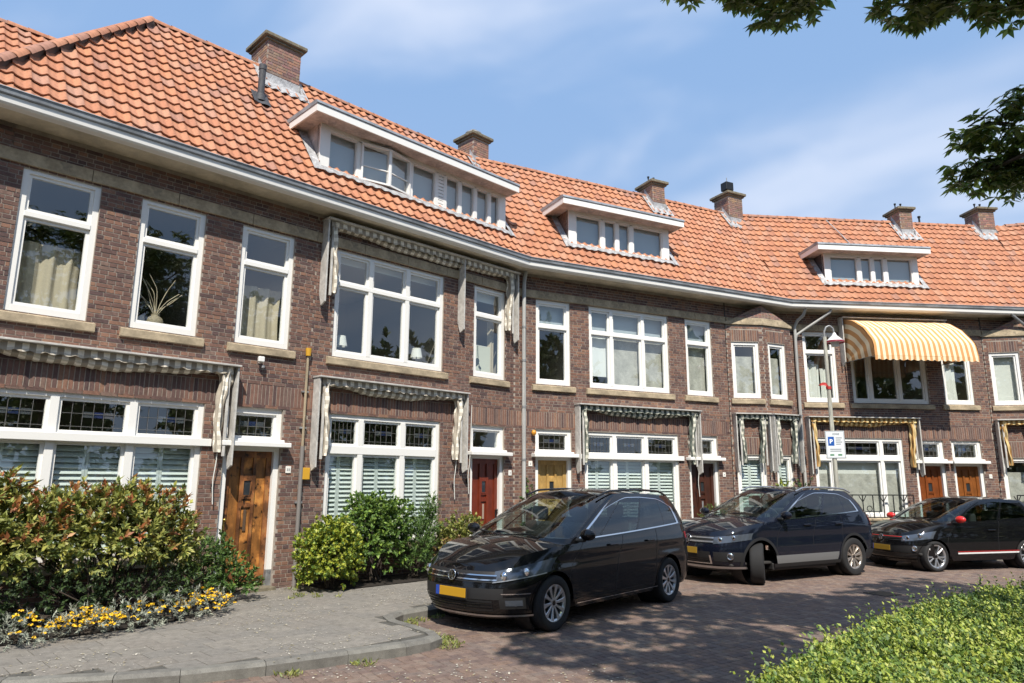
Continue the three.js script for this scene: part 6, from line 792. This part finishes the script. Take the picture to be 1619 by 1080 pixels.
// curry plants: silver leaves and yellow flower heads
for (const [s, n, w, fl, l] of [[-1.62, 1.46, 0.36, 1.1, 'yellow-flowering silver cushion plant nearest the oak door'], [-2.02, 1.62, 0.3, 0.2, 'silver cushion plant with few yellow flowers'], [-2.5, 1.76, 0.34, 0.25, 'broad silver and slightly yellow cushion plant under the photinia'], [-3.02, 1.84, 0.36, 1.3, 'densest yellow-flowering cushion plant at the paving edge'], [-3.62, 1.84, 0.38, 0.3, 'silver-leaved cushion plant at the end of the bed']]) { const g = shrub('cushion_plant', l, FA, s, n, [[0, 0.14, 0, w, 0.2, w * 0.8]], 1100, { pal: SILVER, size: 0.05, wide: 0.1, len: 0.07, per: 14, cat: 'plant', group: 'cushion plants along the bed' }, dullLeaf); const fls = []; const nf = Math.round(90 * fl); for (let k = 0; k < nf; k++) { const a = R(0, 6.28), r = Math.sqrt(rnd()) * w, p = V3(Math.cos(a) * r, 0.3 - r * 0.45 + R(-0.03, 0.05), Math.sin(a) * r * 0.85); for (let q = 0; q < 7; q++) { const d = V3(R(-1, 1), R(0.2, 1), R(-1, 1)).normalize(); fls.push({ p: p.clone().addScaledVector(d, 0.012), d: V3(R(-1, 1), R(-0.2, 0.3), R(-1, 1)), f: d, s: 0.026, w: 0.012, c: pick(YELLOW) }); } } const fm = part('flowers', leafSet(fls), dullLeaf, g); fm.userData.kind = 'stuff'; }
// clipped hedge at the green
{ const g = thing('clipped_hedge', 'sunlit low clipped hedge along the road edge by the green', 'hedge'); g.position.set(0, 0, 0); const line = [[0.72, -2.6], [1.12, -3.68], [1.98, -4.86], [3.06, -6.02], [4.86, -7.4], [7.3, -8.7], [10.2, -10.2]], list = [], st = [];
  const along = (t) => { const k = t * (line.length - 1), i = Math.min(line.length - 2, Math.floor(k)), u = k - i, a = line[i], b = line[i + 1]; const dx = b[0] - a[0], dz = b[1] - a[1], l = Math.hypot(dx, dz); return [a[0] + dx * u, a[1] + dz * u, -dz / l, dx / l, l]; };
  for (let c = 0; c < 21000; c++) { const t = Math.pow(rnd(), 0.85), [x, z, nx, nz] = along(t), w = R(0, 1), top = rnd() < 0.68, hN = 0.80 + 0.11 * perlin.noise(x * 1.7, z * 1.7, 1) + 0.035 * perlin.noise(x * 6, z * 6, 5); let off, y; if (top) { off = w * 1.5; y = hN - R(0, 0.07) - 0.14 * sstep(0.28, 0, off) - 0.05 * off; } else { off = R(-0.02, 0.1); y = R(0.05, hN - 0.1); }
    const base = V3(x + nx * off, y, z + nz * off), ax = V3(top ? R(-0.5, 0.5) : -nx * 0.8 + R(-0.4, 0.4), top ? 1 : R(0.1, 0.8), top ? R(-0.5, 0.5) : -nz * 0.8 + R(-0.4, 0.4)).normalize(), q = new THREE.Quaternion().setFromUnitVectors(V3(0, 1, 0), ax), fresh = rnd() < 0.55; for (let k = 0; k < 8; k++) { const a = k * 2.4, e = R(0.35, 1.25), d = V3(Math.cos(a) * Math.sin(e), Math.cos(e), Math.sin(a) * Math.sin(e)).applyQuaternion(q), s = R(0.018, 0.036); list.push({ p: base.clone().addScaledVector(ax, k * (c % 15 ? 0.008 : 0.026)), d, f: ax.clone().add(V3(R(-0.4, 0.4), R(-0.2, 0.6), R(-0.4, 0.4))), s, w: s * 0.3, c: pick(fresh ? [[0.6, 0.31, 0.39, 0.055], [0.4, 0.40, 0.44, 0.08]] : [[0.6, 0.15, 0.24, 0.04], [0.4, 0.085, 0.155, 0.03]]) }); } }
  const fo = part('foliage', leafSet(list), leafMat, g); fo.userData.kind = 'stuff'; for (let i = 0; i < 130; i++) { const [x, z, nx, nz] = along(i / 130), o = R(0.2, 0.9); st.push(tube([[x + nx * o, 0, z + nz * o], [x + nx * o + R(-0.08, 0.08), 0.35, z + nz * o + R(-0.08, 0.08)], [x + nx * o + R(-0.15, 0.15), 0.68, z + nz * o + R(-0.15, 0.15)]], 0.007, 4, 4)); } part('stem', join(st), bark, g);
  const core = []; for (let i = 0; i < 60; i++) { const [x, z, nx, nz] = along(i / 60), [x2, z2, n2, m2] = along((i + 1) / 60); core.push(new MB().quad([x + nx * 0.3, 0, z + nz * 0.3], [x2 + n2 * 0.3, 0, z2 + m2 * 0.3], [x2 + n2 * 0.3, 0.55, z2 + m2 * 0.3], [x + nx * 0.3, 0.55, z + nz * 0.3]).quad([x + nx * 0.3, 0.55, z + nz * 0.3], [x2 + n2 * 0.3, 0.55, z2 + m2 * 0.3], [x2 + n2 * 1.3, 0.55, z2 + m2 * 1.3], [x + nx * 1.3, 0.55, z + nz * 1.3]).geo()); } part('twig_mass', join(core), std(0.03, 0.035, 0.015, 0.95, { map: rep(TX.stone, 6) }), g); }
// weeds in the joints by the kerb and door
{ const list = [], add = (x, z, r, n, y) => { for (let k = 0; k < n; k++) { const a = R(0, 6.28), q = r * Math.sqrt(rnd()), s = R(0.025, 0.07); list.push({ p: V3(x + Math.cos(a) * q, y, z + Math.sin(a) * q), d: V3(R(-0.8, 0.8), R(0.3, 1), R(-0.8, 0.8)), f: V3(R(-1, 1), 1, R(-1, 1)), s, w: s * 0.14, c: pick([[0.5, 0.15, 0.2, 0.04], [0.5, 0.26, 0.27, 0.06]]) }); } };
  for (const [x, z] of [[-0.72, -8.1], [-0.7, -8.3], [-0.8, -8.5], [-1.0, -8.75], [-1.28, -9.05], [-1.34, -9.3], [-1.25, -9.55], [-1.05, -9.8], [-2.1, -7.0], [-3.3, -6.43], [-1.5, -7.4]]) add(x + 0.06, z + 0.04, 0.13, 70, 0.0); for (let k = 0; k < 9; k++) add(R(-3.2, -2.5), R(-10.9, -10.4), 0.06, 14, 0.1); const p = pt(FA, 0.25, 0.35); add(p[0], p[1], 0.2, 50, 0.1); const m = structure('weeds', leafSet(list), leafMat, 'small weeds growing along the kerb', 'weeds'); m.userData.kind = 'stuff'; }

// ---------------------------------------------------------------- trees
const TREE = [[0.45, 0.085, 0.14, 0.028], [0.35, 0.13, 0.19, 0.036], [0.2, 0.20, 0.25, 0.05]], BOUGH = [[0.4, 0.10, 0.165, 0.035], [0.35, 0.17, 0.245, 0.05], [0.25, 0.28, 0.34, 0.08]], treeLeaf = new THREE.MeshPhysicalMaterial({ color: lin(1, 1, 1), vertexColors: true, roughness: 0.5, transmission: 0.42, thickness: 0, side: THREE.DoubleSide });
function treeTrunk(g, base, top, r, limbs) { part('trunk', (() => { const pts = [base, [lerp(base[0], top[0], 0.4) + 0.1, lerp(base[1], top[1], 0.45), lerp(base[2], top[2], 0.4)], top], c = new THREE.CatmullRomCurve3(pts.map((p) => V3(...p))); const t = new THREE.TubeGeometry(c, 16, r, 12); const P = t.attributes.position; for (let i = 0; i < P.count; i++) { const k = Math.floor(i / 13) / 16, q = c.getPoint(k), s = lerp(1.25, 0.55, k) + 0.5 * Math.exp(-k * 12); P.setXYZ(i, q.x + (P.getX(i) - q.x) * s, q.y + (P.getY(i) - q.y) * s, q.z + (P.getZ(i) - q.z) * s); } t.computeVertexNormals(); return t; })(), bark, g); for (const l of limbs) part('limb', l, bark, g); }
function limb(a, b, r, sag = 0.3) { const m = [lerp(a[0], b[0], 0.5) + R(-0.25, 0.25), lerp(a[1], b[1], 0.55) + sag, lerp(a[2], b[2], 0.5) + R(-0.25, 0.25)], c = new THREE.CatmullRomCurve3([V3(...a), V3(...m), V3(...b)]), t = new THREE.TubeGeometry(c, 10, r, 7), P = t.attributes.position; for (let i = 0; i < P.count; i++) { const k = Math.floor(i / 8) / 10, q = c.getPoint(k), s = lerp(1, 0.22, k); P.setXYZ(i, q.x + (P.getX(i) - q.x) * s, q.y + (P.getY(i) - q.y) * s, q.z + (P.getZ(i) - q.z) * s); } t.computeVertexNormals(); return t; }
// the tree whose outer boughs hang into view: palmate leaf clusters on hanging twigs
{ const g = thing('street_tree', 'overhanging tree with hanging dark green leaf clusters above the road', 'tree'), base = [6.4, 0, -0.6], fork = [6.2, 3.6, -1.0], list = [], limbs = [], twigs = [];
  const hand = (p, dir, sz) => { const up = V3(0, 1, 0), n = 5 + Math.floor(R(0, 3)), ref = dir.clone(); for (let k = 0; k < n; k++) { const a = (k / (n - 1) - 0.5) * 3.6, d = ref.clone().applyAxisAngle(V3(R(-0.3, 0.3), 1, R(-0.3, 0.3)).normalize(), a); d.y -= R(0.15, 0.6); const s = sz * R(0.75, 1.15); list.push({ p, d: d.normalize(), f: V3(R(-0.5, 0.5), 1, R(-0.5, 0.5)), s, w: s * 0.21, c: pick(BOUGH) }); } };
  const bough = (end, spread, n0, sz = 0.118) => { const n = Math.round(n0 * (sz < 0.13 ? 1.8 : 1.1)); limbs.push(limb(fork, end, 0.07, 0.5)); for (let i = 0; i < n; i++) { const t = Math.pow(rnd(), 0.6), q = ball(), o = V3(end[0] + q[0] * spread[0], end[1] + q[1] * spread[1], end[2] + q[2] * spread[2]), root = V3(...end).lerp(o, R(0.2, 0.5)); if (i % 3 === 0) twigs.push(tube([root.toArray(), root.clone().lerp(o, 0.5).add(V3(R(-0.05, 0.05), 0.08, R(-0.05, 0.05))).toArray(), o.toArray()], 0.007, 4, 4)); const dir = o.clone().sub(root).setY(0).normalize().add(V3(R(-0.5, 0.5), R(-0.2, 0.2), R(-0.5, 0.5))).normalize(); for (let k = 0; k < 3; k++) hand(o.clone().add(V3(R(-0.09, 0.09), R(-0.07, 0.07), R(-0.09, 0.09))), dir.clone().applyAxisAngle(V3(0, 1, 0), R(-1, 1)), sz * R(0.8, 1.15)); } };
  // boughs reaching over the road and into the upper right of the view
  bough([4.6, 5.0, -5.85], [0.55, 0.3, 0.45], 34); bough([4.95, 4.72, -6.05], [0.5, 0.28, 0.4], 32); bough([4.4, 4.62, -6.2], [0.36, 0.12, 0.25], 15); bough([5.2, 5.45, -5.6], [0.5, 0.3, 0.5], 36); bough([5.0, 4.6, -6.2], [0.4, 0.14, 0.3], 14); bough([4.3, 6.15, -5.5], [0.55, 0.3, 0.4], 70); bough([3.75, 6.2, -5.8], [0.4, 0.22, 0.35], 34); bough([2.65, 6.38, -6.05], [0.34, 0.14, 0.3], 26); bough([2.2, 6.5, -6.1], [0.2, 0.1, 0.2], 9); bough([1.72, 6.58, -6.2], [0.12, 0.06, 0.15], 4); bough([4.9, 6.3, -5.3], [0.6, 0.35, 0.5], 60);
  for (const [x, y, z, a, b, c, n] of [[3.0, 7.6, -4.6, 1.3, 0.55, 1.1, 130], [1.8, 7.6, -5.0, 0.8, 0.4, 0.9, 60], [1.2, 7.8, -3.4, 0.9, 0.5, 1.1, 70], [2.6, 7.2, -2.6, 1.2, 0.6, 1.2, 110], [4.6, 7.6, -4.2, 1.4, 0.8, 1.4, 170], [6.4, 6.6, -5.2, 1.3, 0.9, 1.5, 170], [7.6, 7.0, -6.6, 1.2, 0.9, 1.4, 130], [8.6, 7.4, -5.0, 1.5, 1.0, 1.5, 130], [4.6, 8.6, -3.6, 1.8, 0.8, 1.3, 150], [7.5, 8.8, -4.2, 1.9, 1.0, 1.6, 150], [9.4, 8.0, -2.0, 1.8, 1.0, 1.6, 120], [0.9, 7.3, -2.2, 0.8, 0.4, 0.8, 60], [2.0, 7.0, -1.5, 0.9, 0.4, 0.7, 70], [3.2, 7.2, -1.9, 1.0, 0.5, 0.8, 70]]) bough([x, y, z], [a, b, c], n, 0.17);
  treeTrunk(g, base, fork, 0.2, limbs); const fo = part('crown', leafSet(list), treeLeaf, g); fo.userData.kind = 'stuff'; part('twig', join(twigs), bark, g); }
// trees on the green, mirrored in the panes and the car bodies
{ const spots = [[12.5, 2.5, 9.5, 'tree on the green nearest the road bend'], [19, -3.5, 10.5, 'tall tree on the green far along the road'], [17, 9, 11, 'broad tree in the middle of the green'], [6.5, 11, 10, 'tree on the green behind the hedge'], [-5, 12, 10.5, 'tree on the green opposite the oak door']]; const row = [[26, 2, 11], [25, 10, 11.5], [13, 15, 11], [1, 16, 11], [-12, 11, 10.5], [29, -7, 11], [32, 5, 12], [20, 18, 12], [7, 20, 11], [-8, 20, 12], [24, -11, 10], [-19, 5, 11], [37, -4, 12]];
  for (const [x, z, h, l] of [...spots, ...row]) { const far = !l, g = thing('green_tree', l ?? 'one of the trees closing the far side of the green', 'tree', far ? 'trees along the far side of the green' : 'trees on the green across the street'); g.position.set(x, 0, z); const lobes = [[0, h * 0.6, 0, h * 0.3, h * 0.27, h * 0.3], [h * 0.16, h * 0.48, h * 0.1, h * 0.22, h * 0.22, h * 0.22], [-h * 0.17, h * 0.48, -h * 0.06, h * 0.22, h * 0.24, h * 0.22], [0.2, h * 0.82, 0, h * 0.18, h * 0.17, h * 0.18]]; if (far) lobes.push([0.5, h * 0.2, -0.6, h * 0.24, h * 0.2, h * 0.22], [-h * 0.2, h * 0.18, 0.4, h * 0.2, h * 0.18, h * 0.2]); const list = cloud(lobes, far ? 4200 : 5200, { pal: TREE, size: far ? 0.5 : 0.3, wide: 0.32, len: 0.4, per: 10, floor: far ? 0.2 : 1.5, hollow: 0.5, minY: -1 }); treeTrunk(g, [0, 0, 0], [0, h * 0.42, 0], 0.2, lobes.slice(0, 4).map((L) => limb([0, h * 0.38, 0], [L[0], L[1], L[2]], 0.09, 0))); const fo = part('crown', leafSet(list), leafMat, g); fo.userData.kind = 'stuff'; } }
// fallen petals on the paving and leaf litter on the road
{ const list = []; for (let k = 0; k < 5200; k++) { let x = R(-6.5, 1.2), z = R(-11.5, -6.2); const onP = inPoly(PAVE, x, z); if (perlin.noise(x * 0.8, z * 0.8, 4) + 0.5 * perlin.noise(x * 3, z * 3, 2) < (onP ? -0.02 : 0.28)) continue; const y = onP ? 0.104 : 0.003, s = R(0.012, 0.034); list.push({ p: V3(x, y + 0.002, z), d: V3(R(-1, 1), R(0, 0.12), R(-1, 1)), f: V3(0, 1, 0), s, w: s * 0.4, c: pick([[0.7, 0.50, 0.47, 0.40], [0.3, 0.38, 0.33, 0.2]]) }); } for (let k = 0; k < 500; k++) { const x = R(-1, 9), z = R(-15, -6.5), s = R(0.015, 0.035); if (inPoly(PAVE, x, z)) continue; list.push({ p: V3(x, 0.006, z), d: V3(R(-1, 1), R(0, 0.15), R(-1, 1)), f: V3(0, 1, 0), s, w: s * 0.35, c: pick([[0.5, 0.30, 0.22, 0.09], [0.5, 0.40, 0.33, 0.18]]) }); } const m = structure('fallen_petals', leafSet(list), dullLeaf, 'pale fallen petals strewn over the paving slabs', 'petals'); m.userData.kind = 'stuff'; }

// ---------------------------------------------------------------- lamp post with parking sign
{ const g = thing('street_lamp', 'white lamp post with curved top, red-rimmed shade and parking sign', 'street lamp'); g.position.set(7.54, 0.1, -16.6); g.rotation.y = 0.0; const cream = std(0.62, 0.61, 0.52, 0.45, { map: rep(TX.stone, 1.4) }), maroon = std(0.22, 0.02, 0.035, 0.4);
  part('post', join([new THREE.CylinderGeometry(0.065, 0.085, 1.4, 18).translate(0, 0.7, 0), new THREE.CylinderGeometry(0.055, 0.065, 0.12, 18).translate(0, 1.46, 0), new THREE.CylinderGeometry(0.042, 0.052, 3.6, 16).translate(0, 3.3, 0)]), cream, g);
  part('swan_neck', tube([[0, 5.0, 0], [0.0, 5.2, 0], [0.05, 5.33, 0], [0.14, 5.37, 0], [0.22, 5.3, 0], [0.24, 5.18, 0]], 0.022, 10, 30), M.galv, g);
  part('lamp_shade', new THREE.LatheGeometry([[0.03, 0.2], [0.045, 0.16], [0.06, 0.13], [0.2, 0.0], [0.21, -0.01]].map(([x, y]) => new THREE.Vector2(x, y)), 24).translate(0.24, 5.0, 0), std(0.72, 0.72, 0.72, 0.35, { side: THREE.DoubleSide }), g);
  part('shade_rim', new THREE.CylinderGeometry(0.212, 0.218, 0.045, 24, 1, true).translate(0.24, 4.975, 0), maroon, g); part('lamp_glass', new THREE.CylinderGeometry(0.1, 0.08, 0.12, 18).translate(0.24, 4.92, 0), M.lace, g);
  part('ribbon', grid((u, v) => [-0.05 - 0.22 * u + 0.02 * Math.sin(v * 5), 3.9 + 0.12 * (1 - u) * (v - 0.5) + 0.05 * u + 0.03 * Math.sin(u * 5), 0.05 + 0.03 * Math.sin(u * 6 + v * 2)], 10, 4), std(0.45, 0.03, 0.025, 0.6, { side: THREE.DoubleSide }), g); part('ribbon_band', new THREE.CylinderGeometry(0.06, 0.06, 0.07, 16).translate(0, 3.86, 0), std(0.45, 0.03, 0.025, 0.6), g);
  const cv = document.createElement('canvas'); cv.width = 192; cv.height = 288; const x = cv.getContext('2d'); x.fillStyle = '#dfe3e6'; x.fillRect(0, 0, 192, 288); x.strokeStyle = '#8b949c'; x.lineWidth = 4; x.strokeRect(5, 5, 182, 278); x.fillStyle = '#1d56a8'; x.fillRect(24, 60, 62, 96); x.fillStyle = '#fff'; x.font = 'bold 66px sans-serif'; x.textAlign = 'center'; x.fillText('P', 55, 132); x.fillStyle = '#4a5660'; x.font = 'bold 26px sans-serif'; x.fillText('ZONE', 108, 42); for (let k = 0; k < 4; k++) x.fillRect(104, 70 + k * 22, 62 - (k % 2) * 14, 7); for (let k = 0; k < 2; k++) x.fillRect(40, 190 + k * 20, 112, 7); x.fillStyle = '#2f7a4a'; x.fillRect(36, 246, 40, 16); x.fillRect(116, 246, 40, 16); const t = new THREE.CanvasTexture(cv); t.colorSpace = THREE.SRGBColorSpace;
  const sg = subgroup('parking_sign', g); sg.position.set(0.02, 2.52, 0.06); sg.rotation.y = -0.35; part('sign_plate', rbox(0.42, 0.64, 0.02, 0.006), M.galv, sg); const q = new THREE.PlaneGeometry(0.405, 0.625); q.translate(0, 0, 0.0115); part('sign_print', q, new THREE.MeshStandardMaterial({ map: t, roughness: 0.4 }), sg); part('sign_bracket', join([rbox(0.12, 0.04, 0.07, 0.006, 0, 0.2, -0.045), rbox(0.12, 0.04, 0.07, 0.006, 0, -0.2, -0.045)]), M.galv, sg); }

renderer.render(scene, camera);
